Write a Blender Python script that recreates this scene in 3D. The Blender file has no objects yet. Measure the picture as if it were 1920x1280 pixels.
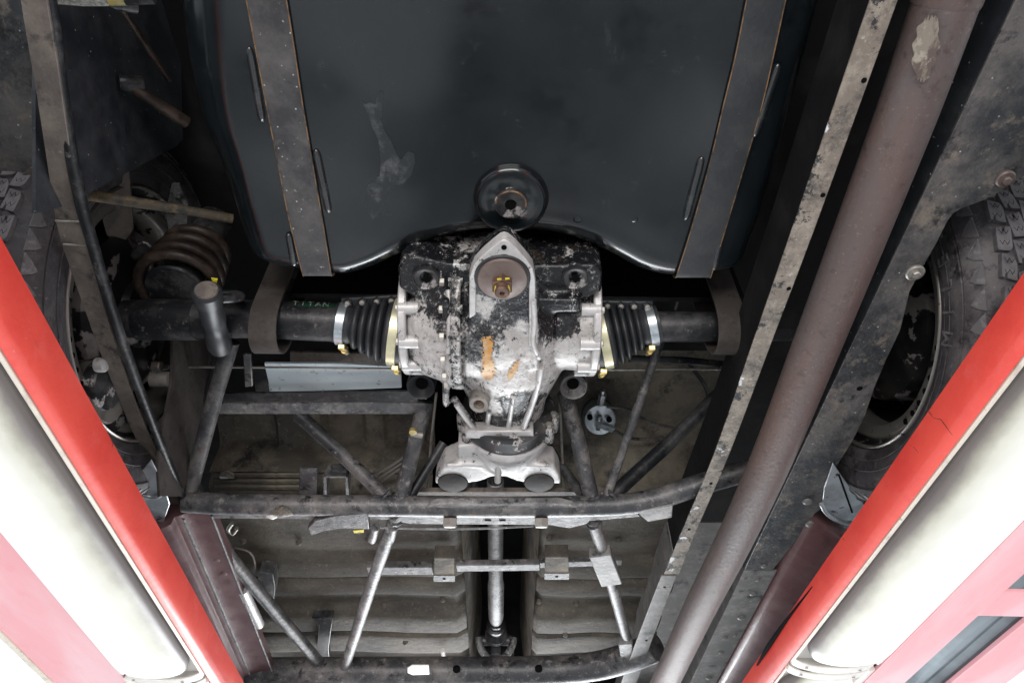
import bpy, bmesh, math, random
from mathutils import Vector, Matrix
R = math.radians
random.seed(7)
S = bpy.context.scene
COL = S.collection

# ------------------------------------------------------------------ camera
F = 1300.0                                   # focal length in photo pixels (1920 wide)
CZ = 1.6
CAM = Vector((0, 0, CZ))
TH = math.atan(1393.0 / F)                   # pitch up
PSI = math.atan(25 * math.cos(TH) / F)       # small yaw to the right
right = Vector((math.cos(PSI), -math.sin(PSI), 0))
fwd = Vector((math.sin(PSI) * math.cos(TH), math.cos(PSI) * math.cos(TH), math.sin(TH)))
upv = right.cross(fwd)
cd = bpy.data.cameras.new("Camera")
cam = bpy.data.objects.new("Camera", cd)
COL.objects.link(cam)
cam.matrix_world = Matrix.Translation(CAM) @ Matrix((right, upv, -fwd)).transposed().to_4x4()
cd.sensor_width = 36
cd.sensor_fit = 'HORIZONTAL'
cd.lens = 36 * F / 1920
cd.clip_start = 0.02
cd.clip_end = 200
S.camera = cam
S.view_settings.view_transform = 'Standard'
S.view_settings.look = 'None'
S.view_settings.exposure = 1.1
S.view_settings.gamma = 1.0
# ------------------------------------------------------------------ light
w = bpy.data.worlds.new("World")
S.world = w
w.use_nodes = True
bg = w.node_tree.nodes["Background"]
bg.inputs[0].default_value = (0.92, 0.97, 1.0, 1)
bg.inputs[1].default_value = 1.2

def area_light(name, loc, target, sx, sy, power, col):
    l = bpy.data.lights.new(name, 'AREA')
    l.shape = 'RECTANGLE'; l.size = sx; l.size_y = sy; l.energy = power; l.color = col
    o = bpy.data.objects.new(name, l); COL.objects.link(o)
    o.location = loc
    o.rotation_euler = (Vector(target) - Vector(loc)).to_track_quat('-Z', 'Y').to_euler()
    return o
# unseen fill added low in front, brightening the underside and the tank lip
area_light("front_fill_light", (0.6, 6.5, 1.2), (0, 1.0, 2.4), 4.0, 2.2, 270, (0.93, 0.97, 1.0))
area_light("rear_fill_light", (-0.4, -3.0, 0.9), (0, 0.6, 2.4), 3.0, 1.2, 60, (1.0, 0.98, 0.95))  # added fill from low behind the camera, an unseen source

# ------------------------------------------------------------------ projection helpers: photo pixel + a real plane -> point
def ray(u, v): return fwd + right * ((u - 960) / F) + upv * ((640 - v) / F)
def PH(u, v, h):
    r = ray(u, v); return CAM + r * (h / r.z)
def PY(u, v, y):
    r = ray(u, v); return CAM + r * (y / r.y)
def PX(u, v, x):
    r = ray(u, v); return CAM + r * (x / r.x)
def px(p, n): return (p - CAM).dot(fwd) * n / F
def W(x, y, h): return Vector((x, y, CZ + h))
def proj(p):
    q = p - CAM; d = q.dot(fwd)
    return 960 + F * q.dot(right) / d, 640 - F * q.dot(upv) / d
Z = Vector((0, 0, 1)); X = Vector((1, 0, 0)); Y = Vector((0, 1, 0))

# ------------------------------------------------------------------ materials
def mat(name, base, layers=(), rough=0.5, metal=0.0, bump=None, coat=0.0, spec=0.5, emit=None, bump2=None, marks=()):
    """layers: dicts col, scale, lo, hi, detail, rough, metal, kind, stretch, bias(axis,gain)
       marks: paint daubs with a place of their own: (centre, size, colour)"""
    m = bpy.data.materials.new(name); m.use_nodes = True
    nt = m.node_tree; N = nt.nodes; L = nt.links
    b = N["Principled BSDF"]
    tc = N.new("ShaderNodeTexCoord")
    co = tc.outputs["Object"]
    def val(v):
        n = N.new("ShaderNodeValue"); n.outputs[0].default_value = v; return n.outputs[0]
    def math_(op, a, c):
        n = N.new("ShaderNodeMath"); n.operation = op
        for i, q in enumerate((a, c)):
            if isinstance(q, (int, float)): n.inputs[i].default_value = q
            else: L.new(q, n.inputs[i])
        return n.outputs[0]
    def mixc(f, a, c):
        n = N.new("ShaderNodeMix"); n.data_type = 'RGBA'
        L.new(f, n.inputs[0])
        for i, q in ((6, a), (7, c)):
            if isinstance(q, tuple): n.inputs[i].default_value = (*q, 1)
            else: L.new(q, n.inputs[i])
        return n.outputs[2]
    def mixf(f, a, c):
        n = N.new("ShaderNodeMix"); n.data_type = 'FLOAT'
        L.new(f, n.inputs[0])
        for i, q in ((2, a), (3, c)):
            if isinstance(q, (int, float)): n.inputs[i].default_value = q
            else: L.new(q, n.inputs[i])
        return n.outputs[0]
    def mapped(st):
        if st is None: return co
        mp = N.new("ShaderNodeMapping"); mp.inputs["Scale"].default_value = st
        L.new(co, mp.inputs[0]); return mp.outputs[0]
    def noise(sc, det=6, ro=0.6, st=None, off=0.0, dist=0.0):
        n = N.new("ShaderNodeTexNoise"); n.noise_dimensions = '4D'
        n.inputs["W"].default_value = off
        n.inputs["Scale"].default_value = sc; n.inputs["Detail"].default_value = det
        n.inputs["Roughness"].default_value = ro; n.inputs["Distortion"].default_value = dist
        L.new(mapped(st), n.inputs["Vector"]); return n.outputs[0]
    def ramp(x, lo, hi):
        n = N.new("ShaderNodeMapRange"); n.inputs[1].default_value = lo; n.inputs[2].default_value = hi
        L.new(x, n.inputs[0]); return n.outputs[0]
    c = base; ro = rough; me = metal; rr = val(rough); mm = val(metal)
    first = True
    hgt = None
    for i, ly in enumerate(layers):
        k = ly.get("kind", "noise")
        if k == "noise":
            f = noise(ly["scale"], ly.get("detail", 7), ly.get("nr", 0.62), ly.get("stretch"), i * 3.7 + ly.get("off", 0), ly.get("dist", 0))
            if "bias" in ly:
                sx = N.new("ShaderNodeSeparateXYZ"); L.new(co, sx.inputs[0])
                for ax, g in ly["bias"]:
                    f = math_('ADD', f, math_('MULTIPLY', sx.outputs[ax], g))
            if "attr" in ly:
                an = N.new("ShaderNodeAttribute"); an.attribute_name = ly["attr"][0]
                f = math_('ADD', f, math_('MULTIPLY', an.outputs["Fac"], ly["attr"][1]))
            f = ramp(f, ly["lo"], ly["hi"])
        else:
            n = N.new("ShaderNodeTexVoronoi"); n.inputs["Scale"].default_value = ly["scale"]
            L.new(mapped(ly.get("stretch")), n.inputs["Vector"])
            f0 = ramp(n.outputs["Distance"], ly["hi"], ly["lo"])
            g = ramp(noise(ly["scale"] * 0.35, 3, .5, None, i * 2.1), 0.5, 0.56)
            f = math_('MULTIPLY', f0, g)
        if "amt" in ly: f = math_('MULTIPLY', f, ly["amt"])
        c = mixc(f, c, ly["col"])
        rr = mixf(f, rr, ly.get("rough", rough))
        mm = mixf(f, mm, ly.get("metal", metal))
        if ly.get("relief"):
            t = math_('MULTIPLY', f, ly["relief"])
            hgt = t if hgt is None else math_('ADD', hgt, t)
    for (ctr, size, col, thr) in marks:
        mp = N.new("ShaderNodeMapping"); mp.vector_type = 'POINT'
        sub = N.new("ShaderNodeVectorMath"); sub.operation = 'SUBTRACT'
        L.new(co, sub.inputs[0]); sub.inputs[1].default_value = ctr
        dv = N.new("ShaderNodeVectorMath"); dv.operation = 'DIVIDE'
        L.new(sub.outputs[0], dv.inputs[0]); dv.inputs[1].default_value = size
        ln = N.new("ShaderNodeVectorMath"); ln.operation = 'LENGTH'
        L.new(dv.outputs[0], ln.inputs[0])
        f = math_('ADD', ln.outputs[1], math_('MULTIPLY', math_('SUBTRACT', noise(60, 6, .65), 0.5), 2.2))
        f = math_('MULTIPLY', ramp(f, 1.0, 0.9), thr)
        c = mixc(f, c, col)
    if isinstance(c, tuple): b.inputs["Base Color"].default_value = (*c, 1)
    else: L.new(c, b.inputs["Base Color"])
    L.new(rr, b.inputs["Roughness"]); L.new(mm, b.inputs["Metallic"])
    b.inputs["Coat Weight"].default_value = coat
    b.inputs["Coat Roughness"].default_value = 0.12
    b.inputs["Specular IOR Level"].default_value = spec
    nrm = None
    for bp in (bump, bump2):
        if bp:
            bn = N.new("ShaderNodeBump"); bn.inputs["Strength"].default_value = bp[1]
            bn.inputs["Distance"].default_value = bp[2] if len(bp) > 2 else 0.002
            h = noise(bp[0], 1.2 if bp[0] < 8 else 6, .5 if bp[0] < 8 else .6, bp[3] if len(bp) > 3 else None, 9.1)
            if hgt is not None and bp is bump: h = math_('ADD', h, hgt)
            L.new(h, bn.inputs["Height"])
            if nrm is not None: L.new(nrm, bn.inputs["Normal"])
            nrm = bn.outputs[0]
    if nrm is not None: L.new(nrm, b.inputs["Normal"])
    if emit:
        b.inputs["Emission Color"].default_value = (*emit[0], 1)
        if len(emit) > 2 and not isinstance(c, tuple):
            L.new(c, b.inputs["Emission Color"])
        b.inputs["Emission Strength"].default_value = emit[1]
    return m

def D(col, scale, lo, hi, **k): return dict(col=col, scale=scale, lo=lo, hi=hi, **k)
GREY = (0.16, 0.15, 0.14)
M = {}
CH = dict(nr=.74, detail=10)
M['frame'] = mat('frame_black_paint', (0.040, 0.041, 0.045), [D((0.150, 0.140, 0.134), 13, .46, .62, nr=.75, detail=10), D((0.30, 0.28, 0.26), 60, .55, .64, amt=.7, nr=.75, detail=9), D((0.010, 0.010, 0.011), 30, .53, .60, nr=.78, detail=10), D((0.16, 0.10, 0.07), 24, .62, .68, amt=.6, nr=.75)], rough=.40, bump=(90, .6, .0018), bump2=(420, .35, .0006))
M['frame_grey'] = mat('frame_worn_grey_paint', (0.115, 0.113, 0.112), [D((0.27, 0.262, 0.255), 16, .46, .60, nr=.76, detail=10), D((0.022, 0.021, 0.022), 35, .53, .59, nr=.78, detail=10), D((0.50, 0.48, 0.45), 80, .60, .64, nr=.75), D((0.17, 0.11, 0.08), 26, .61, .67, amt=.6, nr=.75)], rough=.46, bump=(90, .7, .0018), bump2=(420, .35, .0006))
M['frame_dark'] = mat('frame_dark_paint', (0.013, 0.014, 0.016), [D((0.070, 0.068, 0.068), 15, .48, .64, nr=.75, detail=10), D((0.17, 0.155, 0.14), 80, .58, .66, nr=.75, amt=.7)], rough=.34, bump=(100, .5, .0015), bump2=(420, .3, .0006), spec=0.3)
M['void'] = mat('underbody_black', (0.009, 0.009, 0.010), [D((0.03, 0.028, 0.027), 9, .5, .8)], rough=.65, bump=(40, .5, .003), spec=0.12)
M['tank'] = mat('tank_gloss_black', (0.0050, 0.0072, 0.0084), [D((0.0092, 0.0125, 0.0142), 5, .42, .66, rough=.24, nr=.72, detail=9), D((0.0034, 0.0048, 0.0058), 16, .55, .7, rough=.10), D((0.028, 0.031, 0.033), 34, .58, .70, rough=.42, amt=.5, nr=.75, detail=10), D((0.040, 0.043, 0.045), 22, .64, .72, rough=.42, amt=.35, stretch=(1, .25, 1), nr=.74), D((0.40, 0.40, 0.39), 110, .01, .04, kind='dots', amt=.7)], rough=.14, coat=.1, bump=(5, .5, .012), bump2=(260, .08, .0006), spec=0.45)
M['strap'] = mat('strap_worn_black', (0.026, 0.027, 0.030), [D((0.095, 0.090, 0.086), 18, .42, .68, nr=.7, detail=9), D((0.22, 0.19, 0.15), 14, .64, .76, amt=.6, nr=.7), D((0.35, 0.34, 0.32), 130, .64, .70, amt=.9), D((0.50, 0.50, 0.48), 120, .06, .16, kind='dots')], rough=.55, bump=(150, .5, .0012))
M['strap2'] = mat('strap_black', (0.022, 0.024, 0.027), [D((0.048, 0.048, 0.050), 18, .45, .70, nr=.7), D((0.20, 0.19, 0.18), 120, .67, .71, amt=.7)], rough=.42, bump=(150, .4, .0012))
M['rust_edge'] = mat('bare_rusty_edge', (0.25, 0.145, 0.07), [D((0.05, 0.035, 0.025), 60, .42, .58)], rough=.6, metal=.2)
M['rib'] = mat('pressed_rib_black', (0.018, 0.02, 0.022), [D((0.06, 0.06, 0.062), 40, .55, .75)], rough=.25, coat=.5)
M['exhaust'] = mat('exhaust_rusty_steel', (0.098, 0.072, 0.065), [D((0.112, 0.102, 0.103), 6, .42, .62, stretch=(1, .25, 1), nr=.68, detail=9), D((0.138, 0.082, 0.064), 8, .49, .66, stretch=(1.4, .22, 1), nr=.7, detail=10, amt=.8), D((0.24, 0.205, 0.18), 170, .58, .65, amt=.5, nr=.75), D((0.045, 0.034, 0.030), 60, .54, .63, amt=.6, nr=.76, detail=10), D((0.20, 0.158, 0.13), 24, .61, .69, stretch=(3, .2, 1), amt=.5, nr=.74)], rough=.48, metal=.15, bump=(170, .6, .0014), bump2=(30, .2, .0025))
M['scrape'] = mat('scraped_dull_grey', (0.20, 0.175, 0.14), [D((0.09, 0.066, 0.055), 40, .46, .54, stretch=(1, .3, 1), nr=.75), D((0.30, 0.27, 0.22), 60, .54, .6, nr=.75)], rough=.6, bump=(120, .6, .0012))
M['flange_tan'] = mat('dirty_peeling_flange', (0.185, 0.158, 0.128), [D((0.30, 0.265, 0.215), 30, .46, .60, nr=.75, detail=10), D((0.060, 0.055, 0.05), 26, .50, .60, nr=.78, detail=11, amt=.85), D((0.022, 0.022, 0.023), 34, .545, .565, bias=((0, -3.0),), **CH), D((0.66, 0.69, 0.69), 20, .585, .595, relief=.8, bias=((0, -2.2),), nr=.7, detail=9), D((0.42, 0.40, 0.36), 110, .60, .64, amt=.8, nr=.75), D((0.045, 0.034, 0.027), 100, .59, .63, nr=.75)], rough=.6, bump=(130, .9, .002))
M['flange_grey'] = mat('grey_dusty_flange', (0.155, 0.152, 0.145), [D((0.30, 0.29, 0.275), 22, .48, .66, nr=.7), D((0.035, 0.035, 0.035), 20, .56, .64, nr=.7), D((0.55, 0.55, 0.52), 110, .65, .70)], rough=.5, bump=(140, .6, .0015), bump2=(30, .3, .002))
M['liner'] = mat('black_underseal_dirt', (0.036, 0.038, 0.042), [D((0.130, 0.120, 0.114), 6, .45, .58, nr=.75, detail=11), D((0.22, 0.185, 0.15), 26, .54, .64, amt=.8, nr=.75), D((0.60, 0.61, 0.60), 85, .05, .12, kind='dots'), D((0.50, 0.46, 0.39), 50, .63, .67, amt=.7, nr=.75), D((0.014, 0.014, 0.016), 20, .55, .63, nr=.75)], rough=.48, bump=(40, .9, .005), bump2=(230, .6, .0015))
M['liner_dark'] = mat('dark_web_speckled', (0.026, 0.029, 0.034), [D((0.055, 0.058, 0.064), 14, .45, .6, nr=.72), D((0.60, 0.61, 0.60), 100, .04, .12, kind='dots')], rough=.45, bump=(100, .5, .0012), spec=0.25)
M['floor'] = mat('dusty_floor_underseal', (0.080, 0.071, 0.058), [D((0.155, 0.136, 0.106), 4.5, .44, .60, nr=.70, detail=9, stretch=(.7, 1.5, 1)), D((0.022, 0.020, 0.019), 4.0, .50, .66, nr=.70, detail=9, stretch=(.7, 1.4, 1), amt=.85), D((0.09, 0.058, 0.042), 6, .58, .68, off=5, amt=.7, nr=.7), D((0.32, 0.29, 0.235), 110, .57, .67, amt=.5, nr=.75), D((0.022, 0.021, 0.02), 70, .56, .66, amt=.6, nr=.75)], rough=.75, bump=(55, .9, .004), bump2=(300, .7, .0016))
M['floor_dk'] = mat('dark_floor_underseal', (0.105, 0.094, 0.078), [D((0.25, 0.218, 0.168), 6, .46, .60, nr=.74, detail=11), D((0.028, 0.026, 0.024), 10, .53, .63, nr=.74), D((0.34, 0.30, 0.235), 70, .57, .67, amt=.6, nr=.75)], rough=.75, bump=(45, 1.0, .005), bump2=(300, .6, .0015))
M['brown'] = mat('brown_dirty_metal', (0.100, 0.083, 0.073), [D((0.20, 0.168, 0.138), 14, .44, .64, nr=.72, detail=9), D((0.032, 0.028, 0.026), 26, .56, .66, nr=.7), D((0.38, 0.30, 0.18), 40, .66, .74, amt=.8, nr=.7), D((0.30, 0.27, 0.235), 120, .62, .70, amt=.6)], rough=.6, bump=(110, .7, .002), bump2=(400, .3, .0006))
M['webbing'] = mat('limit_strap_fabric', (0.048, 0.041, 0.037), [D((0.085, 0.076, 0.068), 16, .45, .7, nr=.7), D((0.022, 0.02, 0.018), 50, .58, .7)], rough=.75, bump=(260, .5, .001), spec=0.2)
M['coil'] = mat('coil_rusty_brown', (0.030, 0.021, 0.017), [D((0.075, 0.052, 0.040), 25, .48, .62, nr=.75), D((0.011, 0.009, 0.009), 40, .53, .63, nr=.75)], rough=.42, bump=(120, .6, .0015), spec=0.3)
M['rustbar'] = mat('rusty_rod', (0.060, 0.046, 0.028), [D((0.16, 0.115, 0.05), 30, .50, .60, nr=.75), D((0.018, 0.017, 0.016), 25, .52, .60, nr=.75)], rough=.65, bump=(120, .7, .0015))
M['case'] = mat('cast_case_chipped', (0.46, 0.44, 0.42), [D((0.56, 0.545, 0.53), 30, .48, .6), D((0.24, 0.225, 0.215), 38, .50, .66, nr=.75, detail=10), D((0.075, 0.073, 0.076), 60, .52, .60, rough=.4, attr=('wear', .9), amt=.7, nr=.8, detail=12), D((0.020, 0.021, 0.024), 40, .49, .55, rough=.28, relief=.3, attr=('wear', 1.1), nr=.82, detail=13, dist=.4), D((0.010, 0.011, 0.013), 55, .525, .54, rough=.22, relief=.5, attr=('wear', 1.0), nr=.8, detail=12, stretch=(1, .6, 1)), D((0.17, 0.125, 0.085), 14, .57, .68, amt=.4, nr=.7), D((0.34, 0.33, 0.32), 70, .545, .60, amt=.55, nr=.8, detail=12), D((0.56, 0.55, 0.535), 48, .563, .575, nr=.82, detail=13, stretch=(1, .55, 1)), D((0.02, 0.02, 0.022), 95, .565, .585, nr=.82, detail=12)], rough=.40, metal=.2, bump=(120, .7, .002), bump2=(420, .4, .0007))
M['case_white'] = mat('cast_white_chipped', (0.52, 0.51, 0.50), [D((0.33, 0.315, 0.30), 30, .5, .68, nr=.75), D((0.015, 0.015, 0.018), 55, .57, .59, rough=.3, relief=.6, nr=.8, detail=12), D((0.15, 0.145, 0.14), 90, .60, .66, nr=.8)], rough=.42, metal=.2, bump=(140, .5, .0014), bump2=(420, .3, .0006))
M['case_dark'] = mat('cast_dark_chipped', (0.018, 0.019, 0.021), [D((0.42, 0.40, 0.385), 42, .575, .59, relief=.5, **CH), D((0.09, 0.085, 0.08), 25, .5, .7)], rough=.32, bump=(100, .4, .001))
M['orange'] = mat('orange_paint_mark', (0.52, 0.25, 0.06), [D((0.60, 0.40, 0.18), 60, .45, .6), D((0.40, 0.38, 0.36), 90, .54, .60, nr=.8), D((0.05, 0.045, 0.04), 110, .60, .64, nr=.8)], rough=.5, bump=(140, .5, .001))
M['washer'] = mat('brown_mount_washer', (0.16, 0.122, 0.108), [D((0.10, 0.07, 0.06), 40, .5, .7), D((0.24, 0.20, 0.18), 25, .55, .7)], rough=.5, metal=.3, bump=(150, .3, .001))
M['rustnut'] = mat('rusty_nut', (0.10, 0.055, 0.04), [D((0.19, 0.11, 0.07), 90, .5, .65)], rough=.6, metal=.3, bump=(200, .5, .001))
M['yellow'] = mat('yellow_paint_mark', (0.72, 0.62, 0.05), [D((0.45, 0.36, 0.03), 150, .5, .65)], rough=.5)
M['rubber'] = mat('boot_rubber', (0.026, 0.028, 0.031), [D((0.05, 0.052, 0.056), 30, .5, .75)], rough=.42, bump=(150, .15, .0008), spec=0.35)
M['rubber_old'] = mat('old_rubber_mount', (0.020, 0.017, 0.016), [D((0.045, 0.038, 0.034), 30, .48, .62, nr=.7), D((0.01, 0.01, 0.01), 40, .56, .66, nr=.7)], rough=.55, bump=(150, .4, .001), spec=0.12)
M['zinc'] = mat('zinc_plated', (0.55, 0.60, 0.63), [D((0.35, 0.38, 0.40), 80, .5, .7)], rough=.3, metal=.8)
M['zinc_dull'] = mat('dull_steel', (0.36, 0.34, 0.31), [D((0.20, 0.17, 0.145), 60, .5, .68)], rough=.45, metal=.55, bump=(150, .3, .0008))
M['brass'] = mat('yellow_zinc', (0.78, 0.60, 0.22), [D((0.82, 0.72, 0.42), 60, .45, .6), D((0.5, 0.36, 0.12), 90, .62, .7)], rough=.28, metal=.75)
M['cream_band'] = mat('yellow_passivated_band', (0.72, 0.68, 0.46), [D((0.60, 0.56, 0.34), 50, .5, .7)], rough=.3, metal=.5)
M['tyre'] = mat('tyre_rubber', (0.060, 0.056, 0.060), [D((0.135, 0.123, 0.124), 9, .46, .60, nr=.75, detail=10), D((0.024, 0.022, 0.024), 20, .53, .62, nr=.75), D((0.26, 0.235, 0.205), 130, .58, .66, amt=.7, nr=.75)], rough=.56, bump=(100, .6, .0016), spec=0.3)
M['tread'] = mat('tread_rubber_dusty', (0.115, 0.107, 0.112), [D((0.175, 0.164, 0.169), 50, .45, .62, nr=.72), D((0.05, 0.046, 0.05), 100, .55, .64, nr=.75)], rough=.7, bump=(250, .5, .001))
M['tyre_mark'] = mat('tyre_lettering', (0.11, 0.104, 0.107), [D((0.19, 0.18, 0.18), 90, .5, .62), D((0.05, 0.048, 0.05), 60, .55, .65)], rough=.5)
M['rim'] = mat('rim_chipped_black', (0.010, 0.010, 0.011), [D((0.27, 0.255, 0.24), 24, .55, .565, rough=.4, metal=.4, relief=.4, nr=.6), D((0.04, 0.037, 0.034), 30, .5, .7, amt=.5)], rough=.3, bump=(100, .2, .001))
M['rim_steel'] = mat('rim_bare_steel', (0.26, 0.245, 0.225), [D((0.012, 0.012, 0.013), 30, .60, .61, rough=.3), D((0.38, 0.36, 0.33), 40, .55, .7)], rough=.38, metal=.55, bump=(150, .2, .0006))
M['rim_brown'] = mat('rim_dirty_band', (0.15, 0.138, 0.122), [D((0.08, 0.07, 0.062), 30, .5, .7)], rough=.5, metal=.2)
M['red'] = mat('runway_red_paint', (0.85, 0.088, 0.062), [D((0.72, 0.045, 0.038), 7, .45, .7, nr=.72, detail=9), D((0.88, 0.135, 0.115), 20, .56, .72, amt=.8, nr=.72), D((0.26, 0.03, 0.025), 150, .68, .72, amt=.9), D((0.10, 0.03, 0.025), 8, .70, .715, stretch=(1, .45, 1), amt=.8, nr=.8, detail=12), D((0.45, 0.10, 0.08), 30, .64, .74, stretch=(1, .25, 1), amt=.6), D((0.80, 0.42, 0.38), 70, .69, .73, amt=.6)], rough=.38, coat=.15, bump=(200, .25, .001), bump2=(14, .3, .005))
M['glare_pink'] = mat('red_paint_with_glare', (0.93, 0.43, 0.46), [D((0.95, 0.58, 0.61), 4, .42, .62, stretch=(2, .5, 1)), D((0.90, 0.32, 0.35), 18, .58, .70, amt=.5, nr=.7), D((0.5, 0.25, 0.25), 140, .66, .70, amt=.5)], rough=.45, bump=(60, .15, .001))  # red paint with overexposure glare painted in as pink
M['cream'] = mat('cream_painted_lip', (0.74, 0.68, 0.58), [D((0.50, 0.44, 0.38), 40, .52, .7), D((0.3, 0.26, 0.22), 90, .62, .7)], rough=.45)
M['cream2'] = mat('white_painted_lip', (0.86, 0.83, 0.78), [D((0.70, 0.66, 0.60), 30, .55, .7)], rough=.45)
M['maroon'] = mat('sill_maroon_paint', (0.120, 0.058, 0.060), [D((0.185, 0.112, 0.113), 9, .45, .68, rough=.45, nr=.7), D((0.06, 0.026, 0.026), 24, .57, .70, nr=.7), D((0.32, 0.25, 0.24), 75, .68, .74, amt=.8)], rough=.34, coat=.2, bump=(18, .35, .005), bump2=(200, .25, .0008))
M['alu'] = mat('bare_aluminium_sheet', (0.55, 0.57, 0.60), [D((0.36, 0.37, 0.385), 20, .45, .62), D((0.07, 0.07, 0.075), 45, .62, .66)], rough=.36, metal=.6, bump=(40, .5, .003))
M['bluebox'] = mat('pale_blue_painted_box', (0.72, 0.82, 0.85), [D((0.62, 0.73, 0.77), 12, .4, .7), D((0.35, 0.40, 0.42), 70, .58, .64, nr=.75), D((0.30, 0.30, 0.28), 20, .62, .72, nr=.75)], rough=.5, bump=(120, .3, .001, (1, .2, 1)))
M['green'] = mat('green_sticker', (0.006, 0.045, 0.022), [D((0.015, 0.016, 0.016), 50, .48, .56, nr=.75)], rough=.5)
M['whiteprint'] = mat('white_print', (0.22, 0.23, 0.225), [D((0.02, 0.06, 0.035), 120, .50, .56, nr=.75)], rough=.5)
M['white_tag'] = mat('white_plastic_tag', (0.78, 0.77, 0.73), [D((0.6, 0.58, 0.5), 40, .55, .7)], rough=.5)
M['hose'] = mat('braided_hose', (0.40, 0.40, 0.37), [D((0.20, 0.20, 0.19), 260, .45, .6)], rough=.45, metal=.4, bump=(300, .6, .001))
M['deck'] = mat('grey_blue_deck', (0.27, 0.33, 0.36), [D((0.36, 0.45, 0.49), 8, .45, .6)], rough=.5)
M['hole'] = mat('hole_black', (0.004, 0.004, 0.004), rough=.8, spec=0.05)
M['concrete'] = mat('workshop_concrete', (0.10, 0.11, 0.118), [D((0.48, 0.50, 0.51), .8, .48, .56), D((0.05, 0.055, 0.06), 1.3, .53, .62, off=4), D((0.22, 0.22, 0.215), 9, .55, .75, amt=.5)], rough=.6, bump=(40, .2, .003))  # pale patches painted in as pools of light to vary the tank's reflection
M['post'] = mat('post_red_paint', (0.65, 0.05, 0.045), [D((0.5, 0.04, 0.035), 5, .5, .7)], rough=.4)
M['shell'] = mat('body_shell_dark', (0.03, 0.03, 0.033), rough=.5)

# ------------------------------------------------------------------ mesh helpers
def cat(pts, n=6, closed=False):
    """Catmull-Rom through points"""
    out = []; m = len(pts)
    rng = m if closed else m - 1
    for i in range(rng):
        g = lambda k: pts[k % m] if closed else pts[max(0, min(m - 1, k))]
        p0, p1, p2, p3 = g(i - 1), g(i), g(i + 1), g(i + 2)
        for k in range(n):
            t = k / n
            out.append(0.5 * ((2 * p1) + (p2 - p0) * t + (2 * p0 - 5 * p1 + 4 * p2 - p3) * t * t + (3 * p1 - p0 - 3 * p2 + p3) * t ** 3))
    if not closed: out.append(pts[-1].copy())
    return out
def rings(bm, rs, closed=True, cap=True, loop=False):
    vr = [[bm.verts.new(p) for p in r] for r in rs]
    n = len(vr[0])
    pairs = list(zip(vr, vr[1:])) + ([(vr[-1], vr[0])] if loop else [])
    for a, b in pairs:
        for i in range(n if closed else n - 1):
            j = (i + 1) % n
            try: bm.faces.new((a[i], a[j], b[j], b[i]))
            except ValueError: pass
    if cap and closed and not loop:
        bm.faces.new(list(reversed(vr[0]))); bm.faces.new(vr[-1])
    return vr
def basis(t):
    t = t.normalized()
    a = Z if abs(t.z) < .9 else X
    s = t.cross(a).normalized(); return s, s.cross(t).normalized()
def tube(bm, pts, r, seg=16, sm=0, loop=False):
    if sm: 
        if not isinstance(r, (int, float)):
            rr = [Vector((q, 0, 0)) for q in r]; r = [q.x for q in cat(rr, sm, loop)]
        pts = cat(pts, sm, loop)
    n = len(pts); rs = []
    s = None
    for i, p in enumerate(pts):
        if loop: t = pts[(i + 1) % n] - pts[i - 1]
        else: t = pts[min(i + 1, n - 1)] - pts[max(i - 1, 0)]
        t.normalize()
        if s is None: s, u = basis(t)
        else:
            s = (s - t * s.dot(t)).normalized(); u = s.cross(t)
        q = r if isinstance(r, (int, float)) else r[i]
        rs.append([p + (s * math.cos(a) + u * math.sin(a)) * q for a in [2 * math.pi * k / seg for k in range(seg)]])
    rings(bm, rs, loop=loop); return bm
def lathe(bm, c, ax, prof, seg=40, a0=0.0):
    ax = ax.normalized(); s, u = basis(ax)
    rings(bm, [[c + ax * t + (s * math.cos(a) + u * math.sin(a)) * max(r, 1e-5) for a in [a0 + 2 * math.pi * k / seg for k in range(seg)]] for r, t in prof], cap=False)
    return bm
def prism(bm, pts, ext):
    a = [bm.verts.new(p) for p in pts]; b = [bm.verts.new(p + ext) for p in pts]
    n = len(a)
    bm.faces.new(a); bm.faces.new(list(reversed(b)))
    for i in range(n): bm.faces.new((a[i], b[i], b[(i + 1) % n], a[(i + 1) % n]))
    return bm
def plate(bm, uv, h, t=.004):
    prism(bm, [PH(p[0], p[1], p[2] if len(p) > 2 else h) for p in uv], Vector((0, 0, t))); return bm
def box(bm, lo, hi):
    x0, y0, z0 = lo; x1, y1, z1 = hi
    prism(bm, [Vector((x0, y0, z0)), Vector((x1, y0, z0)), Vector((x1, y1, z0)), Vector((x0, y1, z0))], Vector((0, 0, z1 - z0))); return bm
def hbox(bm, x0, x1, y0, y1, h0, h1): return box(bm, (x0, y0, CZ + h0), (x1, y1, CZ + h1))
def bar(bm, p, q, wd, th, up=Z):
    t = (q - p).normalized(); s = t.cross(up).normalized(); n = s.cross(t).normalized()
    rings(bm, [[e + s * wd * a + n * th * b for a, b in ((-.5, -.5), (.5, -.5), (.5, .5), (-.5, .5))] for e in (p, q)]); return bm
def grid(bm, fn, nu, nv):
    vs = [[bm.verts.new(fn(i / nu, j / nv)) for j in range(nv + 1)] for i in range(nu + 1)]
    for i in range(nu):
        for j in range(nv): bm.faces.new((vs[i][j], vs[i + 1][j], vs[i + 1][j + 1], vs[i][j + 1]))
    return bm
B = bmesh.new
ORG = {}
def empty(name, loc, label, category, group=None):
    o = bpy.data.objects.new(name, None); COL.objects.link(o); o.location = loc; o.empty_display_size = .05
    o['label'] = label; o['category'] = category
    if group: o['group'] = group
    ORG[o] = Vector(loc); return o
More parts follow.
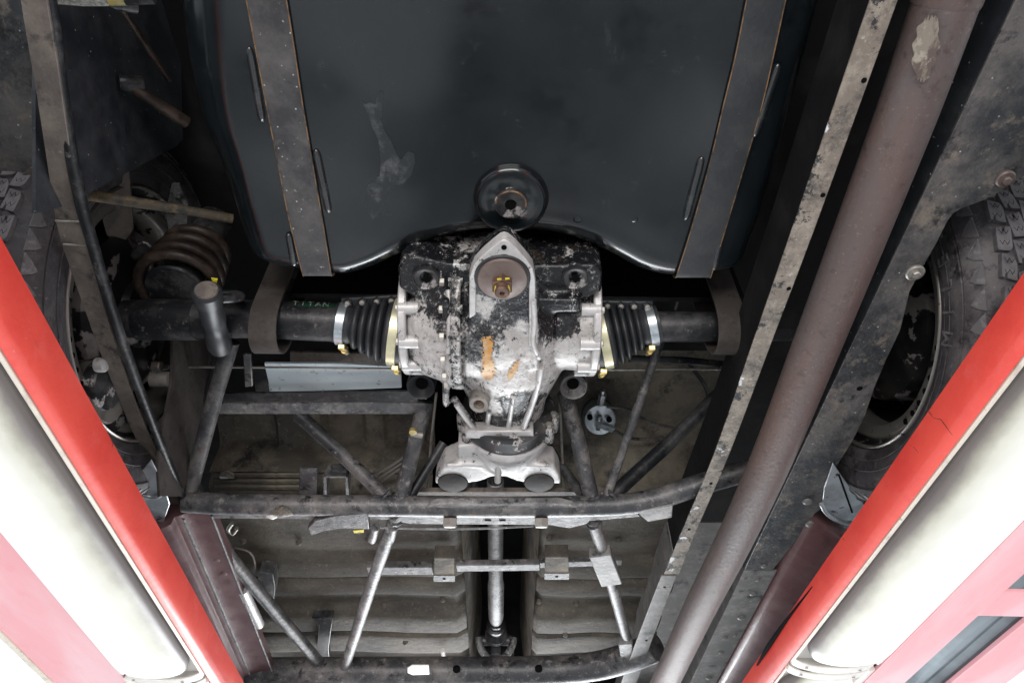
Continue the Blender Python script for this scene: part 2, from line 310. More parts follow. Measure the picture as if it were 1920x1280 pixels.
def finish(o, smooth=True, bevel=0.0, angle=38):
    me = o.data
    if smooth:
        me.polygons.foreach_set('use_smooth', [True] * len(me.polygons))
        me.set_sharp_from_angle(angle=R(angle))
    if bevel:
        md = o.modifiers.new('bevel', 'BEVEL'); md.width = bevel; md.segments = 2; md.limit_method = 'ANGLE'; md.angle_limit = R(40)
        md.harden_normals = False
def obj(name, bm, m, parent=None, label=None, smooth=True, bevel=0.0, angle=38, origin=None, norm=True, kind=None):
    if norm: bmesh.ops.recalc_face_normals(bm, faces=bm.faces)
    if origin is None:
        cs = [v.co for v in bm.verts]
        origin = Vector([(min(c[i] for c in cs) + max(c[i] for c in cs)) / 2 for i in range(3)])
    bmesh.ops.translate(bm, verts=bm.verts, vec=-origin)
    me = bpy.data.meshes.new(name); bm.to_mesh(me); bm.free()
    me.materials.append(M[m] if isinstance(m, str) else m)
    o = bpy.data.objects.new(name, me); COL.objects.link(o)
    if parent is not None:
        o.parent = parent; o.location = origin - ORG[parent]
    else: o.location = origin
    ORG[o] = origin
    if label: o['label'] = label
    if kind: o['kind'] = kind
    finish(o, smooth, bevel, angle)
    return o
def remeshed(name, bm, m, parent, voxel=.0035, label=None, smooth_it=4):
    """weld overlapping castings into one continuous surface"""
    bmesh.ops.recalc_face_normals(bm, faces=bm.faces)
    cs = [v.co for v in bm.verts]
    origin = Vector([(min(c[i] for c in cs) + max(c[i] for c in cs)) / 2 for i in range(3)])
    bmesh.ops.translate(bm, verts=bm.verts, vec=-origin)
    me = bpy.data.meshes.new(name + '_raw'); bm.to_mesh(me); bm.free()
    o = bpy.data.objects.new(name + '_raw', me); COL.objects.link(o)
    md = o.modifiers.new('remesh', 'REMESH'); md.mode = 'VOXEL'; md.voxel_size = voxel; md.use_smooth_shade = True
    ms = o.modifiers.new('smooth', 'SMOOTH'); ms.iterations = smooth_it; ms.factor = .5
    dg = bpy.context.evaluated_depsgraph_get()
    me2 = bpy.data.meshes.new_from_object(o.evaluated_get(dg))
    bpy.data.objects.remove(o); bpy.data.meshes.remove(me)
    me2.name = name
    me2.materials.clear(); me2.materials.append(M[m])
    o = bpy.data.objects.new(name, me2); COL.objects.link(o)
    me2.polygons.foreach_set('use_smooth', [True] * len(me2.polygons))
    o.parent = parent; o.location = origin - ORG[parent]; ORG[o] = origin
    if label: o['label'] = label
    return o
def bolt(parent, p, ax, r, hh, m='zinc_dull', name='bolt', washer=0.0, wm=None, label=None):
    b = B()
    if washer: lathe(b, p, ax, [(0, 0), (washer, 0), (washer * 1.0, .0025), (washer * .85, .004), (0, .004)], 28)
    lathe(b, p, ax, [(0, 0), (r, 0), (r, hh * .85), (r * .86, hh), (0, hh)], 6)
    return obj(name, b, m, parent, label=label, angle=25)
DN = Vector((0, 0, -1))
def itube(uvs, rpx, sm=0, seg=16):
    """uvs: (u,v,h) list; radius in photo pixels at the first point, constant real size"""
    pts = [PH(u, v, h) for u, v, h in uvs]
    r = px(pts[0], rpx) if isinstance(rpx, (int, float)) else [px(p, q) for p, q in zip(pts, rpx)]
    return tube(B(), pts, r, seg, sm)

# ------------------------------------------------------------------ floor
b = B(); box(b, (-30, -30, -.1), (30, 30, 0))
fl = obj('workshop_floor', b, 'concrete', smooth=False, kind='structure')

# ================================================================== CAR
car = empty('car', (0, .9, CZ + .555), 'old car seen from below, black fuel tank and chipped differential, raised on a red lift', 'car')

# ---- body shell and backing panels (above everything)
b = B()
prof = [(-.86, .80), (-.87, 1.0), (-.83, 1.25), (-.62, 1.45), (-.5, 1.62), (.5, 1.62), (.62, 1.45), (.83, 1.25), (.87, 1.0), (.86, .80)]
inner = [(x * .985, h - (.012 if abs(x) < .8 else 0)) for x, h in prof]
ringp = prof + inner[::-1]
rings(b, [[W(x, y, h) for x, h in ringp] for y in (-.75, 3.4)])
obj('body_shell', b, 'shell', car)
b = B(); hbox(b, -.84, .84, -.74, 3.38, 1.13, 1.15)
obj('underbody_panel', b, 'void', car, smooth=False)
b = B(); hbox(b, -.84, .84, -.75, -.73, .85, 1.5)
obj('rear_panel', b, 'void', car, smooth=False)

# ---- fuel tank
TK = .80
out_uv = [(308, -160), (313, -60), (320, 30), (338, 130), (366, 225), (400, 300), (430, 375), (451, 440), (464, 472), (482, 491), (515, 504), (565, 513), (620, 520), (658, 520), (702, 507), (746, 487),
          (792, 465), (840, 449), (890, 440), (945, 437), (1000, 440), (1050, 447), (1100, 462), (1150, 486), (1195, 509), (1242, 522), (1292, 524), (1340, 518),
          (1378, 508), (1401, 490), (1413, 458), (1438, 390), (1470, 275), (1510, 130), (1545, 0), (1585, -160)]
import numpy as np
iL = next(i for i, p in enumerate(out_uv) if p == (464, 472)); iR = next(i for i, p in enumerate(out_uv) if p == (1413, 458))
full = cat([PH(u, v, TK + .012) for u, v in out_uv], 8)
kL, kR = iL * 8 + 6, iR * 8 - 4
def resamp(ps, ts):
    c = np.array([[p.x, p.y] for p in ps]); d = np.r_[0, np.cumsum(np.linalg.norm(np.diff(c, axis=0), axis=1))]; d /= d[-1]
    return np.c_[np.interp(ts, d, c[:, 0]), np.interp(ts, d, c[:, 1])]
def dense(n_):      # spacing that is fine near both ends
    t = np.linspace(0, 1, n_); return np.where(t < .25, t * .55 / .25 * .25, 0) * 0 + (t - .75 * np.sin(2 * np.pi * t) / (2 * np.pi))
NS, NT = 150, 90
ss = np.linspace(0, 1, NS); tt = dense(NT); ss2 = dense(NS) * .45 + ss * .55
Cl, Cr, Cf = resamp(full[:kL + 1], tt), resamp(full[kR:][::-1], tt), resamp(full[kL:kR + 1], ss2)
Cb = np.c_[Cl[0, 0] + (Cr[0, 0] - Cl[0, 0]) * ss2, Cl[0, 1] + (Cr[0, 1] - Cl[0, 1]) * ss2]
OUT = np.array([[p.x, p.y] for p in full])
RF = .036
def seg_dist(P_):
    best = np.full(len(P_), 9.0)
    for a_, b_ in zip(OUT[:-1], OUT[1:]):
        ab = b_ - a_; t = np.clip(((P_ - a_) @ ab) / max(ab @ ab, 1e-12), 0, 1)
        best = np.minimum(best, np.linalg.norm(P_ - (a_ + t[:, None] * ab), axis=1))
    return best
Pg = np.zeros((NS, NT, 2))
for i in range(NS):
    s_ = ss2[i]
    for j in range(NT):
        t_ = tt[j]
        Pg[i, j] = (1 - t_) * Cb[i] + t_ * Cf[i] + (1 - s_) * Cl[j] + s_ * Cr[j] - ((1 - s_) * (1 - t_) * Cb[0] + s_ * (1 - t_) * Cb[-1] + (1 - s_) * t_ * Cf[0] + s_ * t_ * Cf[-1])
flat_ = Pg.reshape(-1, 2); dd = seg_dist(flat_)
RV = RF + .026 * np.clip((.50 - flat_[:, 1]) / .22, 0, 1) * (flat_[:, 0] < -.1)
q_ = np.clip(RV - dd, 0, RV); hh = RV - np.sqrt(np.maximum(RV * RV - q_ * q_, 0))
# soft broad dents and the slight belly of pressed sheet
rnd = random.Random(3)
for k in range(26):
    cx, cy = rnd.uniform(-.33, .36), rnd.uniform(.15, .60); sg = rnd.uniform(.02, .06); am = rnd.uniform(-.0011, .0011)
    hh += am * np.exp(-((flat_[:, 0] - cx) ** 2 + (flat_[:, 1] - cy) ** 2) / (2 * sg * sg)) * np.clip(dd / .05, 0, 1)
hh = hh.reshape(NS, NT)
b = B()
vg = [[b.verts.new(W(Pg[i, j, 0], Pg[i, j, 1], TK + hh[i, j])) for j in range(NT)] for i in range(NS)]
for i in range(NS - 1):
    for j in range(NT - 1): b.faces.new((vg[i][j], vg[i + 1][j], vg[i + 1][j + 1], vg[i][j + 1]))
edge = [vg[0][j] for j in range(NT)] + [vg[i][NT - 1] for i in range(1, NS)] + [vg[NS - 1][j] for j in range(NT - 2, -1, -1)]
prev = edge
for (dh, fl) in ((.066, 0), (.09, 0), (.24, 0)):
    cur = []
    for k, v_ in enumerate(edge):
        x_, y_ = v_.co.x, v_.co.y
        o_ = 0
        if k < NT: o_ = -fl * max(0, min(1, (.46 - y_) / .16))
        cur.append(b.verts.new(W(x_ + o_, y_, TK + dh)))
    for k in range(len(edge) - 1): b.faces.new((prev[k], prev[k + 1], cur[k + 1], cur[k]))
    prev = cur
tank = obj('fuel_tank', b, 'tank', car, 'glossy black fuel tank with an arched front edge', angle=70)
# light fuel stain run on the tank
def stain(b, uvr, h):
    for poly_ in uvr: plate(b, poly_, h, .0006)
M['stain'] = mat('pale_dried_stain', (0.010, 0.0135, 0.0155), [D((0.075, 0.080, 0.082), 38, .50, .66, nr=.75, detail=10, rough=.55), D((0.13, 0.135, 0.135), 60, .62, .72, nr=.75)], rough=.3)
b = B()
stain(b, [[(676, 188), (686, 196), (694, 192), (704, 196), (708, 172), (719, 172), (718, 192), (714, 226), (722, 246), (732, 262), (744, 290), (752, 300), (766, 283), (776, 288), (778, 306), (770, 330), (756, 344), (748, 352), (746, 392), (730, 408), (712, 398), (700, 412), (684, 390), (688, 350), (700, 336), (712, 330), (714, 300), (709, 262), (700, 244), (690, 214)]], TK - .0008)
obj('stain', b, 'stain', tank, 'pale dried fuel stain running down the tank')
# pressed ribs
for (u0, v0, u1, v1, w_) in [(467, 88, 492, 228, 8), (592, 280, 617, 398, 8), (541, 437, 552, 498, 7), (1316, 294, 1285, 412, 8), (1459, 120, 1414, 256, 8), (1350, 455, 1338, 505, 7)]:
    p0, p1 = PH(u0, v0, TK - .0005), PH(u1, v1, TK - .0005)
    d_ = (p1 - p0); L_ = d_.length; d_.normalize(); r_ = px(p0, w_)
    ks = [0, .02, .06, .12, .5, .88, .94, .98, 1.0]; rr = [.25, .65, .9, 1, 1, 1, .9, .65, .25]
    b = B(); tube(b, [p0 + d_ * L_ * k for k in ks], [r_ * q for q in rr], 14)
    obj('pressed_rib', b, 'rib', tank)
# dents as small welts
for (u, v, r_) in [(822, 384, 6), (1083, 412, 8), (1190, 412, 7), (1246, 100, 10), (718, 438, 5)]:
    p = PH(u, v, TK); q = px(p, r_)
    b = B(); lathe(b, p + Z * .001, DN, [(q, 0), (q * .8, q * .12), (q * .4, q * .22), (0, q * .25)], 18)
    obj('dent', b, 'tank', tank, angle=80)
# drain boss and plug
pc = PH(958, 372, TK)
b = B(); q = px(pc, 70)
lathe(b, pc + Z * .004, DN, [(q * 1.06, 0), (q * 1.02, .003), (q, .008), (q * .97, .0125), (q * .90, .0145), (q * .885, .0135), (q * .87, .012), (q * .5, .0115), (q * .48, .0125), (q * .2, .0125), (0, .0125)], 64)
boss = obj('drain_boss', b, 'tank', tank, 'round raised drain boss', angle=60)
b = B(); q = px(pc, 31)
c0 = pc - Z * .0085
lathe(b, c0, DN, [(q, 0), (q, .006), (q * .9, .0075), (q * .5, .0075), (q * .36, .0075), (q * .34, -.002), (0, -.002)], 40)
obj('drain_plug', b, 'case_dark', tank, angle=30)
b = B(); lathe(b, c0 - Z * .0079, DN, [(q * .33, 0), (q * .33, .0003), (0, .0003)], 6)
obj('hex_socket', b, 'hole', tank)
b = B(); tube(b, [c0 - Z * .007 + Vector((math.cos(a), math.sin(a), 0)) * q * .9 for a in [R(k) for k in range(185, 372, 8)]], .0012, 8)
obj('plug_edge', b, 'rust_edge', tank)

# ---- tank straps
def strap(edgeL, edgeR, m, label, curl):
    e0 = [PH(u, v, TK - .004) for u, v in edgeL]; e1 = [PH(u, v, TK - .004) for u, v in edgeR]
    # wrap up round the front lip
    for k, (dy, dz) in enumerate(((.010, .004), (.016, .012), (.019, .026), (.019, .07))):
        if k == 0: l0, l1 = e0[-1].copy(), e1[-1].copy()
        e0.append(l0 + Vector((0, dy, dz))); e1.append(l1 + Vector((0, dy, dz)))
    e0, e1 = cat(e0, 4), cat(e1, 4)
    b = B(); th = .0035
    rs_ = []
    for p, q_ in zip(e0, e1):
        nrm_ = Z if p.z < CZ + TK + .003 else Vector((0, -1, .4)).normalized()
        rs_.append([p, q_, q_ + nrm_ * th, p + nrm_ * th])
    rings(b, rs_)
    st = obj('tank_strap', b, m, car, label, angle=30)
    for e in (e0, e1):
        b = B(); tube(b, [p - Z * .0004 for p in e[:-6]], .00075, 6)
        obj('strap_edge', b, 'rust_edge', st)
    return st
s1 = strap([(432, -150), (462, 0), (481, 100), (500, 200), (520, 300), (542, 410), (566, 508)], [(513, -150), (537, 0), (553, 100), (568, 200), (585, 300), (604, 410), (620, 508)], 'strap', 'worn steel tank strap, grey with dirt', 1)
s2 = strap([(1432, -150), (1400, 0), (1378, 110), (1356, 200), (1330, 310), (1296, 430), (1270, 512)], [(1508, -150), (1473, 0), (1449, 110), (1428, 200), (1396, 310), (1360, 430), (1335, 512)], 'strap2', 'clean black tank strap', 1)

# ---- front of the tank: dark bulkhead with a dull red hem seen above the axle
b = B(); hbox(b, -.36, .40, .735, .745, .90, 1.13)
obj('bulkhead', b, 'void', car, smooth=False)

# ---- differential
CY = .715; CH_ = .815
def cylx(b, x0, x1, y, h, r, r2=None, seg=40):
    lathe(b, W(x0, y, h), X, [(0, 0), (r, 0), (r2 if r2 else r, x1 - x0), (0, x1 - x0)], seg)
b = B()
DX = .005
lathe(b, W(DX - .085, .70, .828), X, [(0, 0), (.098, 0), (.113, .02), (.117, .05), (.116, .09), (.108, .125), (.09, .15), (0, .15)], 48)
cylx(b, DX + .04, DX + .125, CY, .820, .078, .082)
lathe(b, W(DX - .150, CY, .820), X, [(0, 0), (.075, 0), (.088, .012), (.10, .045), (.112, .07), (0, .07)], 44)
# nose towards the propshaft
lathe(b, W(DX - .002, .72, .815), Vector((0, 1, -.03)), [(0, 0), (.102, 0), (.10, .05), (.084, .10), (.068, .15), (.064, .20), (.07, .215), (0, .215)], 44)
# rear yoke with the pointed ear
ear = [(879, 640), (879, 520), (889, 496), (905, 479), (925, 463), (940, 453), (952, 453), (966, 464), (985, 484), (999, 503), (1004, 525), (1004, 640)]
prism(b, [PH(u, v, .722) for u, v in ear], Z * .04)
remove_in = None
prism(b, [PH(u, v, .735) for u, v in [(880, 580), (870, 640), (900, 700), (985, 700), (1015, 640), (1004, 580)]], Z * .08)
# upper shoulder block and the two side ears
prism(b, [PH(u, v, .770) for u, v in [(746, 505), (756, 488), (780, 482), (840, 496), (1040, 500), (1118, 498), (1130, 510), (1128, 548), (1100, 560), (780, 560), (748, 540)]], Z * .07)
# ribs and pads
for (u0, v0, u1, v1, r_, h0, h1) in [(1012, 690, 986, 800, 8, .735, .745), (850, 745, 893, 806, 7, .75, .75), (1003, 520, 1003, 690, 9, .722, .722), (836, 560, 836, 760, 8, .735, .742)]:
    tube(b, [PH(u0, v0, h0), PH(u1, v1, h1)], px(PH(u0, v0, h0), r_), 14)
for (u, v, du, dv, h) in [(1048, 655, 46, 24, .746), (1046, 575, 44, 12, .75), (792, 655, 20, 20, .748)]:
    prism(b, [PH(u + du * a, v + dv * c, h) for a, c in ((-1, -.7), (-.8, -1), (.8, -1), (1, -.7), (1, .7), (.8, 1), (-.8, 1), (-1, .7))], Z * .05)
diff = remeshed('differential', b, 'case', car, .0032, 'differential housing, black paint flaking off pale cast metal', 3)
# where the black paint is still on the casting (+) and where it has worn away (-)
from mathutils.bvhtree import BVHTree
bvh = BVHTree.FromPolygons([v.co + ORG[diff] for v in diff.data.vertices], [tuple(p.vertices) for p in diff.data.polygons])
zones = [(780, 505, 45, .32), (1075, 505, 60, .32), (860, 560, 26, .22), (945, 570, 34, .16), (880, 655, 34, .16), (1040, 565, 36, .12), (1042, 612, 32, .24), (908, 792, 22, .35), (972, 762, 26, .3), (1022, 770, 28, .4), (850, 790, 22, .4), (826, 540, 20, .2), (945, 455, 45, .15),
         (912, 572, 20, -0.187), (868, 632, 22, -0.121), (1050, 662, 46, -0.165), (1100, 600, 24, -0.138), (784, 620, 36, -0.088), (988, 620, 20, -0.138), (928, 765, 22, -0.165), (842, 690, 22, -0.165), (950, 700, 48, -0.110), (1012, 690, 20, -0.165), (820, 655, 20, -0.055)]
zw = []
for (u, v, r_, a_) in zones:
    hit = bvh.ray_cast(CAM, ray(u, v).normalized())
    if hit[0] is not None: zw.append((np.array(hit[0]), px(hit[0], r_), a_))
co_ = np.array([v.co + ORG[diff] for v in diff.data.vertices])
wr = np.full(len(co_), -.006)
for c_, r_, a_ in zw: wr += a_ * np.exp(-((co_ - c_) ** 2).sum(1) / (2 * r_ * r_))
at_ = diff.data.attributes.new('wear', 'FLOAT', 'POINT'); at_.data.foreach_set('value', wr.astype(np.float32))
# joint flanges with bolts
b = B(); lathe(b, W(DX - .083, .705, .826), X, [(.09, 0), (.122, 0), (.1235, .002), (.1235, .012), (.122, .014), (.09, .014)], 64)
obj('joint_flange', b, 'case', diff, angle=30)
for a in range(-150, -20, 19):
    aa = R(a); p = W(DX - .090, .705 + math.cos(aa) * .117, .826 + math.sin(aa) * .117)
    bolt(diff, p + Vector((-.002, 0, 0)), -X, .006, .007, 'zinc_dull')
    b = B(); tube(b, [p + X * .004, p + X * .024], .0068, 12); obj('bolt_boss', b, 'case', diff)
for sx, x0 in ((1, DX + .122), (-1, DX - .150)):
    b = B(); lathe(b, W(x0, CY, .820), X * sx, [(.05, 0), (.088, 0), (.09, .002), (.09, .010), (.088, .012), (.05, .012)], 56)
    obj('side_flange', b, 'case_white', diff, angle=30)
    for a in (-140, -105, -70, -35):
        aa = R(a); p = W(x0 - sx * .004, CY + math.cos(aa) * .082, .820 + math.sin(aa) * .082)
        b = B(); tube(b, [p - X * sx * .014, p + X * sx * .014], .010, 12); obj('flange_lug', b, 'case_white', diff)
        bolt(diff, p + X * sx * .014, X * sx, .0055, .006, 'zinc_dull')
# white raised rim of the ear
def offset_uv(uv, k):
    c = Vector((942, 545)); r_ = []
    for u, v in uv:
        d_ = (Vector((u, v)) - c); r_.append(tuple(c + d_ * (1 - k / max(d_.length, 1))))
    return r_
eo = [(880, 598), (880, 520), (889, 496), (905, 479), (925, 462), (938, 452), (945, 450), (952, 452), (966, 463), (985, 484), (999, 503), (1004, 525), (1004, 650)]
ei = [(892, 590), (892, 524), (899, 506), (914, 492), (930, 483), (940, 479), (945, 478), (950, 479), (960, 484), (974, 494), (987, 508), (992, 527), (992, 650)]
b = B()
A0 = [PH(u, v, .714) for u, v in eo]; A1 = [PH(u, v, .714) for u, v in ei]
for i in range(len(A0) - 1): pass
rings(b, [[p, q_, q_ + Z * .02, p + Z * .02] for p, q_ in zip(A0, A1)])
obj('ear_rim', b, 'case_white', diff, bevel=.0015)
b = B(); p = PH(945, 464, .7135); lathe(b, p, DN, [(.0035, -.002), (.0035, .0006), (0, .0006)], 16); obj('ear_hole', b, 'hole', diff)
# rear rubber mount: washer, nut, paint marks
pc = PH(942, 519, .716); q = px(pc, 53)
b = B(); lathe(b, pc + Z * .01, DN, [(q, 0), (q, .012), (q * .96, .014), (q * .9, .014), (0, .010)], 56); obj('mount_rubber', b, 'rubber', diff, angle=50)
q = px(pc, 47)
b = B(); lathe(b, pc, DN, [(q, .002), (q, .006), (q * .97, .0075), (q * .7, .0085), (q * .45, .012), (0, .012)], 56); obj('mount_washer', b, 'washer', diff, 'dull brown dished washer', angle=50)
pn = pc - Z * .012
bolt(diff, pn, DN, px(pc, 21), .012, 'rustnut', 'mount_nut')
b = B(); lathe(b, pn - Z * .012, DN, [(px(pc, 14), 0), (px(pc, 14), .009), (px(pc, 12), .0105), (px(pc, 5), .0105), (px(pc, 4), .007), (0, .007)], 24)
stud = obj('mount_stud', b, 'rustnut', diff, angle=30)
rs_ = px(pc, 14.6)
for a0, a1 in ((60, 118), (-40, 30), (150, 215)):
    b = B(); 
    rings(b, [[pn - Z * .0125 + Vector((math.cos(R(a)), math.sin(R(a)), 0)) * rs_, pn - Z * .0185 + Vector((math.cos(R(a)), math.sin(R(a)), 0)) * rs_, pn - Z * .0185 + Vector((math.cos(R(a)), math.sin(R(a)), 0)) * rs_ * .9, pn - Z * .0125 + Vector((math.cos(R(a)), math.sin(R(a)), 0)) * rs_ * .9] for a in range(a0, a1 + 1, 8)])
    obj('paint_mark', b, 'yellow', diff, 'yellow paint mark')
for (u, v, a) in ((936, 524, .3), (944, 530, -.4), (951, 523, .5)):
    p = PH(u, v, .6925); s_ = .0045
    b = B(); plate(b, [(u - 4, v - 1.6), (u + 4, v - 2.2), (u + 4.5, v + 1), (u - 3.5, v + 1.8)], .6925, .0006); obj('paint_mark', b, 'yellow', diff, 'yellow paint mark')
# side ear bushes
for (u, v, r_, m_) in ((799, 522, 23, 'case_dark'), (1079, 521, 23, 'case_dark')):
    p = PH(u, v, .766); q = px(p, r_)
    b = B(); lathe(b, p, DN, [(q * 1.1, -.01), (q * 1.1, .002), (q, .003), (q * .95, .001), (q * .55, -.001), (q * .5, -.008), (0, -.008)], 36)
    obj('ear_bush', b, m_, diff, angle=50)
    b = B()
    k = []
    for i in range(18):
        a = 2 * math.pi * i / 18; rr = q * random.uniform(.25, .55)
        k.append(p - Z * .0021 + Vector((math.cos(a) * rr, math.sin(a) * rr, 0)))
    prism(b, k, Z * .0015); obj('bush_core', b, 'hole', diff)
# filler plug
pc = PH(900, 750, .725); ax = Vector((-.1, -.25, -1)).normalized(); q = px(pc, 19)
b = B(); lathe(b, pc, ax, [(q * 1.15, -.025), (q, 0), (q, .010), (q * .9, .013), (q * .55, .013), (q * .5, .005), (0, .005)], 36); obj('filler_plug', b, 'zinc_dull', diff, angle=40)
b = B(); lathe(b, pc + ax * .0058, ax, [(q * .45, 0), (q * .45, .0004), (0, .0004)], 6); obj('hex_socket', b, 'rustnut', diff)
for uvs_, rp_ in (([(1013, 688), (1011, 705), (1004, 735), (995, 765), (986, 790), (983, 800)], 6.5), ([(846, 735), (856, 757), (870, 778), (884, 796), (894, 806)], 5.5), ([(962, 742), (958, 770), (953, 800)], 5), ([(918, 770), (914, 800)], 5), ([(1000, 560), (1002, 600), (1000, 640), (1010, 670)], 6), ([(842, 545), (843, 600), (842, 660), (846, 730)], 6)):
    pp_ = []
    for (u, v) in uvs_:
        hit = bvh.ray_cast(CAM, ray(u, v).normalized())
        if hit[0] is not None: pp_.append(hit[0] + hit[1] * .0015)
    if len(pp_) > 1:
        b = B(); tube(b, pp_, px(pp_[0], rp_), 12, sm=4); obj('cast_rib', b, 'case_white', diff)
# orange paint marks
def daub(uv, name, m, h, seed, lab):
    rnd = random.Random(seed); pp = []
    for i, (u, v) in enumerate(uv):
        u2, v2 = uv[(i + 1) % len(uv)]
        for k in range(4):
            t = k / 4; pp.append((u + (u2 - u) * t + rnd.uniform(-1.5, 1.5), v + (v2 - v) * t + rnd.uniform(-1.5, 1.5)))
    dg_ = bpy.context.evaluated_depsgraph_get()
    return pp
# draped marks: cast the outline on to the housing
from mathutils.bvhtree import BVHTree
dgm = diff.data
bvh = BVHTree.FromPolygons([v.co + ORG[diff] for v in dgm.vertices], [tuple(p.vertices) for p in dgm.polygons])
def draped(uv, name, m, lab, seed, lift=.0012, step=2.2):
    rnd = random.Random(seed)
    us = [p[0] for p in uv]; vs = [p[1] for p in uv]
    def inside(u, v):
        c = False; j = len(uv) - 1
        for i in range(len(uv)):
            (x1, y1), (x2, y2) = uv[i], uv[j]
            if (y1 > v) != (y2 > v) and u < (x2 - x1) * (v - y1) / (y2 - y1) + x1: c = not c
            j = i
        return c
    b = B(); vd = {}
    nu = int((max(us) - min(us)) / step) + 1; nv = int((max(vs) - min(vs)) / step) + 1
    def vert(i, j):
        if (i, j) not in vd:
            u = min(us) + i * step + rnd.uniform(-.9, .9); v = min(vs) + j * step + rnd.uniform(-.9, .9)
            r_ = ray(u, v).normalized(); hit = bvh.ray_cast(CAM, r_)
            vd[(i, j)] = None if hit[0] is None else b.verts.new(hit[0] + hit[1] * lift)
        return vd[(i, j)]
    for i in range(nu):
        for j in range(nv):
            u = min(us) + (i + .5) * step; v = min(vs) + (j + .5) * step
            if inside(u + rnd.uniform(-2.5, 2.5), v + rnd.uniform(-2.5, 2.5)) and rnd.random() < .97:
                q_ = [vert(i, j), vert(i + 1, j), vert(i + 1, j + 1), vert(i, j + 1)]
                if all(q_) and max((a.co - c.co).length for a in q_ for c in q_) < .02: b.faces.new(q_)
    if b.faces: return obj(name, b, m, diff, lab, angle=60)
draped([(905, 632), (922, 630), (924, 650), (921, 668), (930, 690), (925, 706), (912, 712), (903, 700), (906, 672)], 'paint_mark', 'orange', 'orange paint mark', 1)
draped([(960, 682), (974, 676), (970, 695), (958, 710), (950, 705)], 'paint_mark', 'orange', 'orange paint mark', 2)
# lower flange bar and pinion flange
b = B(); 
prism(b, [PH(u, v, .735) for u, v in ((872, 809), (1000, 808), (1001, 821), (943, 823), (873, 822))], Z * .022); bb = obj('flange_bar', b, 'case_white', diff, 'pale cast cross bar', bevel=.002)
b = B(); p = PH(935, 816, .7345); lathe(b, p, DN, [(.0055, -.004), (.0055, .0006), (0, .0006)], 14); obj('bar_hole', b, 'zinc_dull', diff)
pf = W(DX, .93, .80)
b = B(); lathe(b, pf, Y, [(0, -.03), (.076, -.03), (.080, -.026), (.080, 0), (.078, .003), (0, .003)], 64); obj('pinion_flange', b, 'case_dark', diff, angle=30)
b = B(); lathe(b, pf + Y * .0035, Y, [(0, 0), (.0755, 0), (.0755, .004), (0, .004)], 64); obj('gasket', b, 'hole', diff)
for a in (-168, -150, -30, -12):
    aa = R(a); p = pf + Vector((math.cos(aa) * .080, -.012, math.sin(aa) * .080))
    b = B(); tube(b, [p - Y * .014, p + Y * .022], .010, 12); obj('flange_lug', b, 'case', diff)
    bolt(diff, p - Y * .014, -Y, .006, .007, 'zinc_dull')
# ---- front mount casting (bat wing) sitting on the crossmember
b = B()
lathe(b, pf + Y * .008, Y, [(0, 0), (.079, 0), (.079, .015), (.070, .045), (.062, .08), (0, .08)], 44)
wing = [(858, 836), (1000, 836), (1006, 862), (1040, 874), (1050, 893), (1052, 906), (1010, 908), (970, 902), (950, 894), (920, 894), (900, 902), (860, 908), (815, 906), (818, 892), (832, 874), (860, 862)]
prism(b, [PH(u, v, .745) for u, v in wing], Z * .045)
tube(b, [PH(835, 872, .738), PH(900, 872, .742), PH(920, 884, .742), PH(936, 888, .742), PH(952, 884, .742), PH(972, 872, .742), PH(1030, 872, .738)], .005, 10, sm=4)
mount = remeshed('front_mount', b, 'case_white', car, .0034, 'pale cast mount joining the differential to the crossmember', 3)
b = B(); tube(b, [PH(935, 868, .737), PH(933, 902, .735)], .006, 12); obj('mount_rib', b, 'case_white', mount)
for (u, v) in ((849, 905), (1011, 905)):
    p = PH(u, v, .744); q = px(p, 32)
    b = B(); lathe(b, p + Z * .02, DN, [(q * .9, 0), (q, .004), (q, .010), (q * .88, .012), (q * .95, .016), (q * .86, .021), (q * .62, .022), (q * .3, .023), (0, .023)], 40); obj('rubber_mount', b, 'rubber_old', mount, angle=50)

